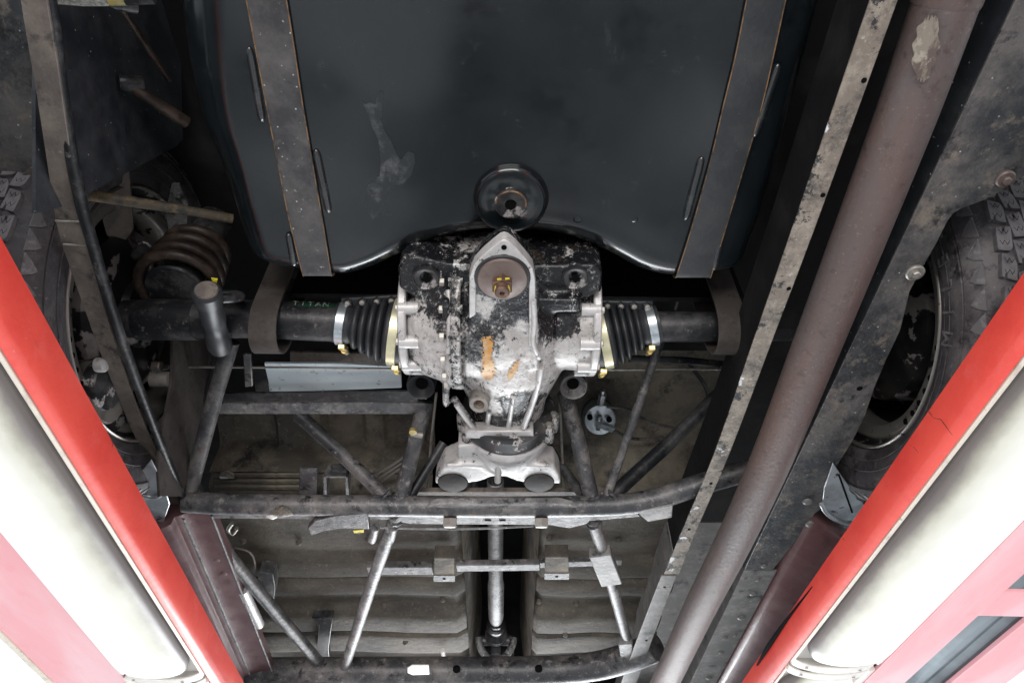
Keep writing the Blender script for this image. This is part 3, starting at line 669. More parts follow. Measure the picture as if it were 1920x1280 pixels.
# ---- half shafts: tube, boots, clamps
def halfshaft(side, small, large, tube_pts, rs_small, rs_large, labels):
    ps, pl = PH(*small, .82), PH(*large, .815)
    ax = (ps - pl); L_ = ax.length; axn = ax.normalized()
    pt = [PH(*q_) for q_ in tube_pts]
    b = B(); tube(b, pt, px(pt[0], 36 if side < 0 else 29), 28)
    hs = obj('axle_tube', b, 'frame_dark', car, labels[0])
    rl, rsm = px(pl, rs_large), px(ps, rs_small)
    prof_ = [(0, -.012), (rl * .98, -.012), (rl, -.008), (rl, .014), (rl * .97, .017)]
    nb = 4
    for k in range(nb):
        t0 = .02 + (L_ - .036) * k / nb; t1 = .02 + (L_ - .036) * (k + 1) / nb
        r_ = rl * 1.0 + (rsm - rl) * (k + .5) / nb
        for c in range(9):
            f_ = c / 8; prof_.append((r_ * (.79 + .26 * math.sin(math.pi * f_) ** .75), t0 + (t1 - t0) * f_))
    prof_ += [(rsm * .9, L_ - .013), (rsm * .95, L_ - .010), (rsm * .95, L_ + .012), (rsm * .8, L_ + .013), (0, L_ + .013)]
    b = B(); lathe(b, pl, axn, prof_, 56)
    boot = obj('rubber_boot', b, 'rubber', hs, 'ribbed black rubber boot', angle=60)
    # split seam with screws along the rear of the boot
    seam = []
    for k in range(9):
        t = -.004 + (L_ + .004) * k / 8; r_ = rl + (rsm - rl) * k / 8
        seam.append(pl + axn * t + Vector((0, -.86, .40)).normalized() * (r_ * 1.02))
    b = B(); rings(b, [[p + Vector((0, -.008, -.002)), p + Vector((0, .009, -.005)), p + Vector((0, .009, .003)), p + Vector((0, -.008, .005))] for p in seam])
    obj('boot_seam', b, 'rubber', hs, bevel=.002)
    for k in (1, 3, 5, 7):
        bolt(hs, seam[k] + Vector((0, -.002, -.004)), Vector((0, -.35, -1)).normalized(), .0072, .005, 'frame_dark', 'seam_screw')
        b = B(); lathe(b, seam[k] + Vector((0, -.004, -.009)), Vector((0, -.35, -1)).normalized(), [(.0045, 0), (.004, .002), (0, .003)], 12); obj('screw_head', b, 'zinc_dull', hs)
    # clamps
    for (c, r_, wdt, m_, lab) in ((pl + axn * .003, rl * 1.02, px(pl, 17), 'cream_band', 'pale yellow hose clamp'), (ps, rsm * 1.0, px(ps, 16), 'zinc', 'silver hose clamp')):
        b = B(); lathe(b, c - axn * wdt / 2, axn, [(r_ * .9, 0), (r_, 0), (r_ + .0014, .0006), (r_ + .0014, wdt - .0006), (r_, wdt), (r_ * .9, wdt)], 56)
        cl = obj('hose_clamp', b, m_, hs, lab, angle=30)
        dirn = Vector((0, .60, -.80)).normalized()
        pb = c + dirn * (r_ + .004)
        tan = axn.cross(dirn).normalized()
        if tan.z > 0: tan = -tan
        tan = Vector((0, .80, .60)).normalized()
        b = B(); bar(b, pb - tan * .004, pb + tan * .022, wdt * .86, .009, dirn); obj('clamp_housing', b, 'brass', hs, 'brassy clamp screw housing', bevel=.0018)
        b = B(); tube(b, [pb + tan * .014 + dirn * .004, pb + tan * .036 + dirn * .003], .0042, 10); obj('clamp_screw', b, 'brass', hs)
    return hs
hsL = halfshaft(-1, (643, 606), (747, 622), [(655, 606, .82), (480, 598, .82), (236, 598, .82)], 40, 63, ('left axle tube, black with a green sticker', 0))
hsR = halfshaft(1, (1221, 610), (1127, 630), [(1212, 612, .82), (1345, 612, .82), (1520, 612, .82)], 38, 61, ('right axle tube, plain black', 0))
# thicker outer collar, left
b = B(); tube(b, [PH(372, 599, .82), PH(262, 599, .82)], px(PH(372, 599, .82), 39), 24); obj('axle_collar', b, 'frame_dark', hsL)
# green sticker with the remains of white letters
ps = PH(600, 597, .82); rt = px(PH(655, 606, .82), 36.6)
b = B()
axl = (PH(640, 605, .82) - PH(480, 598, .82)).normalized()
def ring_pt(u, ang, r_=rt):
    c = PH(u, 598 + (u - 480) * .046, .82); return c + (Vector((0, 1, 0)) * math.cos(ang) + Z * math.sin(ang)) * r_
grid(b, lambda i, j: ring_pt(548 + 84 * i, R(180 - 40 * j)), 8, 10); obj('sticker', b, 'green', hsL, 'green sticker with white letters')
def letter(ch, size, m, parent, name, mtx, depth=.0004):
    cu = bpy.data.curves.new('t', 'FONT'); cu.body = ch; cu.size = size; cu.extrude = depth; cu.align_x = 'CENTER'; cu.resolution_u = 3
    o = bpy.data.objects.new('t', cu); COL.objects.link(o)
    dg = bpy.context.evaluated_depsgraph_get(); me = bpy.data.meshes.new_from_object(o.evaluated_get(dg))
    bpy.data.objects.remove(o); bpy.data.curves.remove(cu)
    me.transform(mtx); bm = B(); bm.from_mesh(me); bpy.data.meshes.remove(me)
    return obj(name, bm, m, parent, smooth=False, norm=False)
for k, ch in enumerate("TITAN"):
    u = 560 + 14 * k
    p = ring_pt(u, R(176), rt + .0006); nrm_ = Vector((0, math.cos(R(176)), math.sin(R(176)))); ex = axl; ey = nrm_.cross(ex)
    letter(ch, .014, 'whiteprint', hsL, 'letter', Matrix.Translation(p) @ Matrix((ex, ey, nrm_)).transposed().to_4x4())

# limit straps round the tubes
def limit_strap(uc, vc, wpx, lab, hgt=.16, rr=46):
    c = PH(uc, vc, .82); r_ = px(c, rr); w2 = px(c, wpx) / 2
    sec = []
    path = [(-r_, hgt)] + [(r_ * math.cos(a), r_ * 1.42 * math.sin(a)) for a in [R(180 + 15 * k) for k in range(13)]] + [(r_, hgt)]
    b = B(); th = .005
    for (yy, zz), k in zip(path, range(len(path))):
        d_ = Vector((0, yy, zz if zz < 0 else 0)); d_ = d_.normalized() if d_.length > 0 else DN
        o_ = c + Vector((0, yy, zz)); sec.append([o_ - X * w2, o_ + X * w2, o_ + X * w2 + d_ * th, o_ - X * w2 + d_ * th])
    rings(b, sec); return obj('limit_strap', b, 'webbing', car, lab, bevel=.001)
limit_strap(512, 603, 50, 'brown limit strap looped under the left axle tube', rr=45)
limit_strap(1355, 606, 50, 'dark brown limit strap looped under the right axle tube', rr=44)
# ---- trailing link pin, left
b = B(); pA, pB = PH(387, 545, .755), PH(413, 652, .785)
d_ = (pB - pA); L_ = d_.length; r_ = px(pA, 25)
lathe(b, pA, d_, [(0, -.002), (r_ * .9, -.001), (r_ * 1.08, .003), (r_ * 1.08, L_ * .16), (r_ * .95, L_ * .18), (r_ * .95, L_ * .50), (r_ * .88, L_ * .52), (r_ * .88, L_ * .68), (r_ * .98, L_ * .72), (r_ * 1.02, L_ * .95), (r_ * .9, L_), (0, L_)], 32)
pin = obj('link_pin', b, 'rubber', car, 'stubby link pin hanging below the left axle tube', angle=30)
b = B(); lathe(b, pA - d_.normalized() * .0022, -d_.normalized(), [(r_ * .85, -.001), (r_ * .8, .0008), (0, .0008)], 28); obj('pin_cap', b, 'brown', pin)
b = B(); cc = PH(414, 556, .80); s_ = px(cc, 34)
tube(b, [cc + (X * math.cos(a) + Vector((0, .55, .83)) * math.sin(a)) * s_ for a in [R(15 * k) for k in range(24)]], .0075, 12, loop=True); obj('link_eye', b, 'frame_dark', pin)
b = B(); plate(b, [(396, 521), (408, 523), (406, 531), (398, 527)], .775, .001); obj('paint_dab', b, 'yellow', pin, 'yellow paint dab')
# brake pipe above the tube
b = itube([(232, 570, .86), (366, 570, .86)], 3.5); obj('brake_pipe', b, 'brown', car)
# ---- coil spring
b = B(); pts = []
for k in range(0, int(24 * 4.6)):
    a = 2 * math.pi * k / 24; t = k / 24
    c = PH(326, 548, .842) + Z * (.028 * t); r_ = .060 - .0035 * t
    pts.append(c + Vector((math.cos(a) * r_, math.sin(a) * r_, 0)))
tube(b, pts, .0085, 12); spr = obj('coil_spring', b, 'coil', car, 'rusty brown coil spring')
b = B(); lathe(b, PH(326, 548, .842), Z, [(0, .004), (.044, .004), (.046, .008), (.034, .012), (.030, .2), (0, .2)], 36); obj('spring_seat', b, 'frame_dark', spr)

# ---- wheel builder (side=+1 right, -1 left)
HY, HH = .75, .86
def wheel(side, label):
    wc = W(side * .66, HY, HH)
    wh = bpy.data.objects.new('wheel', None); COL.objects.link(wh); wh.parent = car; wh.location = wc - ORG[car]; wh.empty_display_size = .05; ORG[wh] = wc; wh['label'] = label
    ax = X * side
    c = W(side * .592, HY, HH)
    b = B()
    lathe(b, c, ax, [(.205, .004), (.213, -.006), (.235, -.013), (.255, -.0155), (.268, -.0145), (.2685, -.0125), (.272, -.0125), (.2725, -.0145), (.283, -.010), (.292, 0), (.299, .014), (.301, .03), (.301, .15), (.299, .165), (.285, .18), (.25, .188), (.21, .18), (.2, .17)], 120)
    ty = obj('tyre', b, 'tyre', wh, angle=50)
    b = B()
    lathe(b, c, ax, [(.208, .002), (.2075, -.004), (.205, -.0055), (.203, -.004), (.202, .002)], 96); obj('rim_edge', b, 'rim_steel', wh, angle=60)
    b = B(); lathe(b, c, ax, [(.203, .001), (.2005, .003), (.1985, .009), (.192, .012)], 96); obj('rim', b, 'rim', wh, angle=50)
    b = B(); lathe(b, c, ax, [(.1921, .0119), (.190, .009), (.186, .0085), (.172, .011), (.1685, .016), (.1675, .05)], 96); obj('rim_ring', b, 'rim_steel', wh, angle=50)
    b = B(); lathe(b, c, ax, [(.1676, .049), (.165, .064), (.160, .10), (.150, .125), (.06, .13), (0, .13)], 80); obj('rim_barrel', b, 'rim', wh, angle=40)
    for k in range(-38, 5, 7):
        a = R(k - 82) 
        d_ = Vector((0, math.cos(a), math.sin(a))); p = c + d_ * .186 + ax * .0083
        b = B(); lathe(b, p, -ax, [(.0046, -.002), (.0046, .0012), (0, .0012)], 12); obj('vent_hole', b, 'hole', wh)
    # brake drum and backplate
    b = B(); lathe(b, c, ax, [(0, .0), (.05, .0), (.055, .01), (.105, .016), (.128, .026), (.130, .034), (.130, .09), (0, .09)], 64); obj('brake_drum', b, 'rim', wh, angle=40)
    b = B(); p = c + Vector((0, .09, -.06)) - ax * .004; tube(b, [p, p - ax * .03], .013, 16); obj('wheel_cylinder', b, 'zinc_dull', wh)
    bolt(wh, c + Vector((0, .10, -.02)) + ax * .012, -ax, .010, .014, 'zinc_dull')
    # tread blocks
    pitch = 50; rows = 7; n_part = 0
    def block_mesh(kind):
        b_ = B(); wd = .0182; ln = 2 * math.pi * .301 / pitch * .90
        shapes = [[(-.5, -.5), (.34, -.38), (.5, -.16), (.5, .5), (-.1, .42), (-.16, .26), (-.28, .24), (-.32, .40), (-.5, .38)], [(-.5, -.38), (-.12, -.44), (-.08, -.28), (.06, -.26), (.10, -.46), (.5, -.5), (.5, .34), (.3, .5), (-.5, .5)]]
        prism(b_, [Vector((y_ * ln, x_ * wd * 1.02, 0)) for x_, y_ in shapes[kind]], Z * .007)
        bmesh.ops.recalc_face_normals(b_, faces=b_.faces)
        for yo in (-.28, .16):                      # zigzag sipes
            zz = [Vector(((yo + (.10 if q_ % 2 else -.06)) * ln, (-.34 + .17 * q_) * wd, .00705)) for q_ in range(5)]
            for p_, q_ in zip(zz, zz[1:]):
                e_ = Vector((.0007, 0, 0)); f_ = b_.faces.new([b_.verts.new(w_) for w_ in (p_ - e_, q_ - e_, q_ + e_, p_ + e_)]); f_.normal_update(); f_.material_index = 1
                if f_.normal.z < 0: f_.normal_flip()
        me = bpy.data.meshes.new('tread_block'); b_.to_mesh(me); b_.free(); me.materials.append(M['tread']); me.materials.append(M['hole']); return me
    bms = [block_mesh(0), block_mesh(1)]
    rest = B()
    for r_ in range(rows):
        for k in range(pitch):
            a = 2 * math.pi * (k + .5 * (r_ % 2)) / pitch
            d_ = Vector((0, math.cos(a), math.sin(a))); tg = Vector((0, -math.sin(a), math.cos(a)))
            p = c + ax * (.022 + .0206 * r_) + d_ * .2985
            sp = 1 if r_ % 2 else -1
            mtx = Matrix((tg, d_.cross(tg), d_)).transposed().to_4x4()
            mtx = Matrix.Translation(p) @ mtx @ Matrix.Rotation(R(6 * sp), 4, 'Z')
            u, v = proj(p)
            vis = (-20 < u < 1940 and 250 < v < 720 and d_.dot(CAM - p) > 0)
            if vis:
                o = bpy.data.objects.new('tread_block', bms[(k + r_) % 2]); COL.objects.link(o); o.parent = wh
                m2 = mtx.copy(); m2.translation = p - wc; o.matrix_local = m2; n_part += 1
            else:
                q_ = [rest.verts.new(mtx @ v_.co) for v_ in bms[(k + r_) % 2].vertices]
                for f_ in bms[(k + r_) % 2].polygons: rest.faces.new([q_[i] for i in f_.vertices])
    obj('tread', rest, 'tread', wh, smooth=False, norm=False, kind='stuff')
    # scalloped shoulder blocks and sidewall rings
    b = B()
    for k in range(58):
        a = 2 * math.pi * (k + .5) / 58; a2 = 2 * math.pi * (k + 1.0) / 58
        P_ = lambda an, r_, t_: c + ax * t_ + Vector((0, math.cos(an), math.sin(an))) * r_
        prism(b, [P_(a, .2925, -.0005), P_(a + .03, .287, -.006), P_(a2 + .02, .281, -.0112), P_(a2 + .035, .286, -.0072), P_(a2 + .045, .2935, .0006)], ax * -.0016)
    obj('shoulder_blocks', b, 'tyre_mark', wh, smooth=False, kind='stuff')
    for rr, tt_ in ((.243, -.0145), (.226, -.0100)):
        b = B(); tube(b, [c + ax * tt_ + Vector((0, math.cos(R(4 * q_)), math.sin(R(4 * q_)))) * rr for q_ in range(90)], .0011, 6, loop=True); obj('sidewall_ring', b, 'tyre', wh)
    return wh, c, ax
wR, cR, axR = wheel(1, 'right wheel, tyre tread in view')
wL, cL, axL = wheel(-1, 'left wheel, mostly hidden behind the rail')
for (u, v, xx, rpx_, dep, m_, nm) in ((205, 742, -.60, 74, .05, 'rim', 'drum_rim'), (203, 735, -.592, 60, .03, 'rim_brown', 'drum_band'), (199, 724, -.588, 47, .015, 'case_dark', 'hub_disc'), (192, 684, -.579, 14, .008, 'case_white', 'hub_cap')):
    p = PX(u, v, xx); q = px(p, rpx_)
    b = B(); lathe(b, p, X, [(q, -dep), (q, 0), (q * .94, .004), (q * .5, .006), (0, .006)], 40); obj(nm, b, m_, wL, angle=40)
# raised lettering on the right tyre
for k, ch in enumerate("MILES"):
    a = R(-168 + 0) ; a = R(-126 - 8.2 * k)
    d_ = Vector((0, math.cos(a), math.sin(a)))
    tg = Vector((0, math.sin(a), -math.cos(a)))         # reading direction: up the photo
    if tg.z < 0 and tg.y > 0: tg = -tg
    p = cR + d_ * .253 - axR * .0166
    nrm_ = -axR
    ey = nrm_.cross(tg)
    letter(ch, .030, 'tyre_mark', wR, 'letter', Matrix.Translation(p) @ Matrix((tg, ey, nrm_)).transposed().to_4x4(), .0008)

# ---- exhaust pipe in its channel
ex_uv = [(1842, -180, .710), (1775, 0, .70), (1699, 214, .688), (1617, 427, .676), (1534, 640, .664), (1449, 854, .650), (1378, 1010, .640), (1312, 1140, .632), (1246, 1280, .625), (1172, 1430, .618), (1110, 1560, .612)]
ex_pts = [PH(*q_) for q_ in ex_uv]
b = B(); tube(b, ex_pts, .0298, 36, sm=5)
exh = obj('exhaust_pipe', b, 'exhaust', car, 'long rusty brown exhaust pipe')
b = B(); dE = (ex_pts[1] - ex_pts[0]); pS = PH(1771, 10, .70); dEn = dE.normalized()
lathe(b, pS - dEn * .25, dEn, [(.0288, 0), (.0312, .001), (.0312, .247), (.0305, .25), (.0285, .251)], 36); obj('pipe_sleeve', b, 'exhaust', exh)
# scraped patch wrapped round the pipe
b = B(); pc_ = PH(1747, 75, .693); yc = pc_.y; dE2 = (ex_pts[2] - ex_pts[1]).normalized()
sc = [(-.5, -.02), (-.42, -.5), (-.1, -.62), (.1, -.45), (.2, -.2), (.42, .05), (.5, .5), (.3, .62), (.18, .3), (0, .42), (-.25, .35)]
def pipept(ang, y, r_=.0303): return pc_ + dE2 * (y - yc) + X * math.sin(ang) * r_ - Z * math.cos(ang) * r_
grid(b, lambda i, j: pipept(R(-46 + 6 * j + (10 + 28 * math.sin(math.pi * min(1, i * 1.08)) ** .6) * (j - .5) + 18 * i + 3 * math.sin(i * 23)), yc - .026 + .052 * i + .004 * math.sin(j * 21)), 24, 10); obj('scrape_mark', b, 'scrape', exh, 'pale scrape on the pipe')
# channel: left flange, webs, right flange, split at the joint
yj = PH(1262, 1076, .68).y
def sx(h, ratio): return ratio * h / math.cos(TH)
def channel(edges, mL, mR, lab, rightpoly, y0, y1):
    h = .68
    e0 = cat([PH(935 + (2033 - v) * a, v, h) for v, a, c in edges], 4); e1 = cat([PH(935 + (2033 - v) * c, v, h) for v, a, c in edges], 4)
    b = B(); rings(b, [[p, q_, q_ + Z * .003, p + Z * .003] for p, q_ in zip(e0, e1)])
    ch = obj('channel_flange', b, mL, car, lab, bevel=.0008)
    b = B(); rings(b, [[q_ + Z * .0032 - X * .003, q_ + Z * .0032, q_ + Z * .12, q_ + Z * .12 - X * .003] for q_ in e1]); obj('channel_web', b, 'void' if mR != 'flange_grey' else 'flange_grey', ch)
    xq = sx(.69, .4675)
    b = B(); rings(b, [[q_ + Z * .12, Vector((xq, q_.y, q_.z + .12)), Vector((xq, q_.y, q_.z + .123)), q_ + Z * .123] for q_ in e1]); obj('channel_roof', b, 'void' if mR != 'flange_grey' else 'flange_grey', ch)
    b = B(); hbox(b, xq + .0002, xq + .003, y0, y1, .693, .7998); obj('channel_web', b, 'liner_dark' if mR != 'flange_grey' else 'flange_grey', ch, bevel=.0008)
    b = B(); prism(b, [W(xq, y0, .69), W(xq, y1, .69)] + rightpoly, Z * .003); obj('outer_flange', b, mR, ch, bevel=.0008)
    return ch
rp = [(1445, 1075), (1500, 1005), (1528, 962), (1545, 950), (1552, 915), (1570, 872), (1598, 828), (1622, 780), (1640, 726), (1662, 674), (1688, 620), (1698, 580), (1706, 546), (1728, 505), (1755, 458), (1776, 416), (1788, 400), (1803, 391), (1850, 374), (1884, 353), (1920, 330), (2010, 260), (2080, 120), (2080, -160)]
rpw = [PH(u, v, .69) for u, v in rp]; y0 = rpw[-1].y
rpw[0] = Vector((rpw[0].x, yj - .0008, rpw[0].z))
chR = channel([(-160, .343, .3685), (0, .343, .3685), (427, .3435, .3695), (640, .343, .368), (854, .342, .366), (1000, .331, .357), (1076, .324, .354)], 'flange_tan', 'liner', 'rear exhaust channel, dirty with white peeling paint', rpw, y0, yj - .0008)
x2 = sx(.69, .532)
chF = channel([(1079, .3195, .350), (1180, .312, .346), (1280, .305, .343), (1420, .298, .340), (1550, .292, .336)], 'flange_grey', 'flange_grey', 'front exhaust channel, plain dusty grey', [W(x2, 2.9, .69), W(x2, yj + .0014, .69)], yj + .0014, 2.9)
# holes, screws along the flanges
for (u, v) in ((1620, 151), (1543, 366), (1479, 541), (1333, 906), (1292, 992), (1246, 1100), (1212, 1200)):
    p = PH(u, v, .6798); b = B(); lathe(b, p, DN, [(.0028, -.001), (.0028, .0004), (0, .0004)], 12); obj('screw_hole', b, 'hole', chR if v < 1076 else chF)
for (u, v, r_, m_) in ((1884, 334, 17, 'washer'), (1715, 510, 17, 'zinc_dull')):
    p = PH(u, v, .6895); q = px(p, r_); bolt(chR, p, Vector((-.06, 0, -1)).normalized(), q * .48, .008, m_, 'washer_bolt', washer=q)
for (u, v) in ((1513, 939), (1519, 981)):
    p = PH(u, v, .6895); q = px(p, 9); b = B(); lathe(b, p, DN, [(q, 0), (q * .9, .003), (q * .5, .005), (0, .0055)], 18); obj('rivet', b, 'flange_grey', chR, angle=60)
for (u, v) in ((1612, 728),):
    p = PH(u, v, .6897); b = B(); lathe(b, p, DN, [(.0042, -.001), (.0042, .0004), (0, .0004)], 14); obj('drain_hole', b, 'hole', chR)
for (u, v, q) in ((1432, 1060, 6), (1421, 1086, 5), (1412, 1112, 7), (1390, 1157, 8), (1378, 1190, 4), (1360, 1195, 4), (1352, 1222, 5), (1330, 1270, 6)):
    p = PH(u, v, .6897); q = px(p, q); b = B(); lathe(b, p, DN, [(q, 0), (q * .9, .002), (q * .5, .0035), (0, .004)], 14); obj('rivet', b, 'flange_grey', chF, angle=60)
# wheel-arch upper liner right (behind the tyre)
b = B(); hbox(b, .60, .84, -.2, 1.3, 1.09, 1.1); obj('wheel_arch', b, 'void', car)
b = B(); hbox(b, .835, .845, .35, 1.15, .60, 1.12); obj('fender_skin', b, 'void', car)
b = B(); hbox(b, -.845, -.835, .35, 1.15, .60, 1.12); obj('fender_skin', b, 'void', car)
b = B(); grid(b, lambda i, j: W(.548 + .29 * j, .2 + (1.06 - .2) * 0 + .16 * i - .05, .74 + .33 * i), 6, 2)
obj('arch_liner', b, 'liner', car)

# ---- sills
def sill(side, x0, ystart, lab):
    prof_ = [(0, .702), (.003, .690), (.012, .682), (.045, .664), (.09, .652), (.14, .655), (.2, .70), (.2, .72), (0, .72)]
    b = B(); rings(b, [[W(side * (x0 + a), y + a * (.55 if k_ < 2 else 0), h + (.012 if k_ == 0 else 0)) for a, h in prof_] for k_, y in enumerate((ystart, ystart + .014, 1.5, 2.9))])
    return obj('sill', b, 'maroon', car, lab, angle=60)
yS = PH(1540, 968, .69).y
sR = sill(1, x2 + .003, yS, 'right sill, brownish maroon paint')
# left sill with a folded flange
b = B()
v_ts = [(0, 962), (.012, 970), (.5, 1120), (1, 1280), (2.0, 1480)]
def L2(v0, u0, v1, u1, v, h):
    k = (v - v0) / (v1 - v0); p0, p1 = PH(u0, v0, h), PH(u1, v1, h)
    y_ = PH(935, v, h).y; t = (y_ - p0.y) / (p1.y - p0.y); return p0 + (p1 - p0) * t
secs = []
for i_, (_, v) in enumerate(v_ts):
    q2 = L2(973, 400, 1280, 519, v, .690); q1 = L2(988, 350, 1280, 474, v, .682); q0 = L2(985, 296, 1280, 430, v, .655)
    q0.y = q1.y = q2.y
    if i_ == 0: q2 = q2 - X * .012
    secs.append([q2 + Z * .02, q2, q2 * .62 + q1 * .38 + Z * .003, q1 + X * .002 + Z * .002, q1, q1 - X * .012 - Z * .004, q1 * .5 + q0 * .5 - Z * .006, q0, q0 - X * .05 - Z * .004, q0 - X * .15 + Z * .01, q0 - X * .2 + Z * .06, q0 - X * .2 + Z * .09])
rings(b, secs)
sL = obj('sill', b, 'maroon', car, 'left sill, maroon with a dented folded flange', angle=40)
for k_ in (1, 4):
    b = B(); tube(b, [q_[k_] - Z * .0004 for q_ in secs[1:]], .0022, 8); obj('sill_edge', b, 'frame_grey', sL)
for (u, v) in ((382, 1000), (404, 1046), (418, 1072), (446, 1160)):
    p = PH(u, v, .690); q = px(p, 9); b = B(); lathe(b, p + Z * .001, Vector((.2, -.2, -1)).normalized(), [(q * 1.4, 0), (q, .001), (q * .5, .0022), (0, .0024)], 16); obj('flange_dent', b, 'maroon', sL, angle=80)
# bare aluminium splash plates in front of the wheels
b = B(); plate(b, [(1562, 868), (1580, 895), (1606, 930), (1640, 968), (1660, 1010), (1585, 990), (1558, 972), (1542, 945), (1545, 915)], .686, .003)
sp = obj('splash_plate', b, 'alu', car, 'bare aluminium splash plate by the right wheel', bevel=.001)
b = B(); tube(b, [PH(1573, 890, .6855), PH(1598, 960, .6855)], .0016, 8); obj('seam_line', b, 'hole', sp)
b = B(); tube(b, [PH(1540, 945, .684), PH(1552, 964, .684), PH(1580, 980, .684), PH(1620, 990, .684)], .004, 10, sm=4); obj('plate_lip', b, 'alu', sp)
b = B(); plate(b, [(283, 862), (306, 905), (318, 945), (310, 968), (300, 1000), (250, 960), (248, 905)], .668, .003)
sp2 = obj('splash_plate', b, 'alu', car, 'crumpled bare aluminium plate by the left wheel', bevel=.001)
b = B(); tube(b, [PH(258, 925, .666), PH(290, 932, .666), PH(306, 922, .666)], .004, 10, sm=4); obj('plate_fold', b, 'alu', sp2)

# ---- left rail: flat bar and tube
h0 = .715
Le = [(20, -150), (38, 0), (62, 140), (84, 280), (105, 418), (130, 500), (152, 562), (195, 680), (260, 835), (322, 950)]
Re = [(72, -150), (88, 0), (108, 120), (128, 260), (148, 380), (160, 450), (182, 530), (214, 640), (272, 800), (345, 948)]
def hs_(i): return .715 - .012 * max(0, (i - 4)) / 5
b = B()
e0 = cat([PH(u, v, hs_(i)) for i, (u, v) in enumerate(Le)], 4); e1 = cat([PH(u, v, hs_(i)) for i, (u, v) in enumerate(Re)], 4)
rings(b, [[p, q_, q_ + Z * .004, p + Z * .004] for p, q_ in zip(e0, e1)])
flat = obj('flat_rail', b, 'brown', car, 'long flat rail caked with brown dirt', bevel=.0008)
for v0, v1, a_ in ((414, 416, 0), (458, 460, 0)):
    pL, pR_ = PH(104 + (v0 - 414) * .34, v0, .7135), PH(152 + (v0 - 414) * .25, v0 + 2, .7135)
    b = B(); tube(b, [pL, pR_], .0013, 8); obj('weld_seam', b, 'zinc_dull', flat)
b = B(); lathe(b, PH(148, 498, .7142), DN, [(.0045, 0), (.0045, .0004), (0, .0004)], 14); obj('rail_hole', b, 'hole', flat)
b = itube([(64, -150, .73), (92, 0, .73), (108, 120, .728), (128, 260, .722), (152, 380, .715), (170, 445, .71), (204, 562, .705), (243, 680, .70), (300, 830, .70), (348, 945, .70)], 14.5, sm=4)
obj('frame_tube', b, 'frame_dark', car, 'black tube along the flat rail')

# ---- crossmember
HC = .70
b = itube([(345, 940, .70), (420, 944, .70), (600, 947, .70), (760, 948, .70), (935, 950, .70), (1110, 948, .70), (1180, 944, .70), (1240, 932, .703), (1300, 912, .71), (1380, 888, .72), (1470, 872, .73)], 20, sm=4, seg=24)
cm = obj('crossmember', b, 'frame', car, 'round crossmember below the differential')
b = B(); prism(b, [PH(u, v, .688) for u, v in ((752, 964), (820, 944), (1050, 943), (1108, 956), (1118, 964), (1100, 966), (770, 967))], Z * .012); obj('gusset', b, 'frame_grey', cm, 'grey worn reinforcing plate', bevel=.0015)
b = B(); prism(b, [PH(u, v, .684) for u, v in ((748, 968), (1115, 967), (1100, 982), (1068, 990), (1030, 984), (770, 982), (740, 976))], Z * .008); obj('gusset_lip', b, 'frame_grey', cm, bevel=.0012)
b = B(); prism(b, [PH(u, v, .748) for u, v in ((780, 922), (1110, 922), (1118, 944), (770, 944))], Z * .01); obj('crossmember_top', b, 'brown', cm)
for (u, v) in ((844, 972), (1015, 972)):
    p = PH(u, v, .682); ax = Vector((0, .42, -.9)).normalized(); bolt(cm, p, ax, px(p, 14), .015, 'zinc_dull', 'mount_bolt')
for (u, v) in ((915, 975), (942, 975)):
    b = B(); plate(b, [(u - 6, v - 1.5), (u + 6, v - 1.5), (u + 6, v + 1.5), (u - 6, v + 1.5)], .6835, .001); obj('slot', b, 'hole', cm)
b = B(); prism(b, [PH(u, v, .692) for u, v in ((395, 963), (760, 966), (760, 974), (395, 971))], Z * .004); obj('weld_strip', b, 'frame_grey', cm)
b = B(); prism(b, [PH(u, v, .692) for u, v in ((1090, 966), (1190, 958), (1200, 968), (1105, 976))], Z * .004); obj('weld_strip', b, 'frame_grey', cm)
b = itube([(600, 984, .70), (760, 990, .69), (900, 990, .69), (1000, 985, .69)], 2.2, sm=3, seg=8); obj('brake_pipe', b, 'frame_grey', car)
# bits hanging on the crossmember
b = B(); tube(b, [PH(502, 966, .687), PH(512, 965, .686), PH(520, 966, .687)], [.004, .008, .004], 12, sm=3); obj('paint_drip', b, 'white_tag', cm, 'white drip of paint')
b = B(); tube(b, [PH(512, 962, .684), PH(530, 957, .683), (PH(550, 962, .685))], [.004, .011, .004], 12, sm=3); obj('sealant_blob', b, 'flange_tan', cm)
def scoop(uv, h, m, name, lab=None, t=.006):
    b_ = B(); prism(b_, [PH(u, v, h) for u, v in uv], Z * t); return obj(name, b_, m, car, lab, bevel=.0015)
scoop([(577, 990), (592, 975), (630, 966), (690, 962), (692, 992), (640, 990), (604, 996), (583, 1004)], .680, 'frame', 'jack_bracket', 'curled grey bracket under the crossmember', .012)
b = B(); plate(b, [(662, 995), (682, 993), (682, 998), (664, 999)], .6795, .001); obj('paint_dab', b, 'yellow', cm)
scoop([(1192, 958), (1262, 946), (1260, 970), (1215, 978)], .682, 'flange_grey', 'jack_bracket', 'bent grey bracket right of the crossmember', .004)
for u in (704, 738):
    b = B(); tube(b, [PH(u, 988, .69), PH(u - 6, 1012, .70)], .008, 10); obj('tube_clip', b, 'frame_grey', cm)

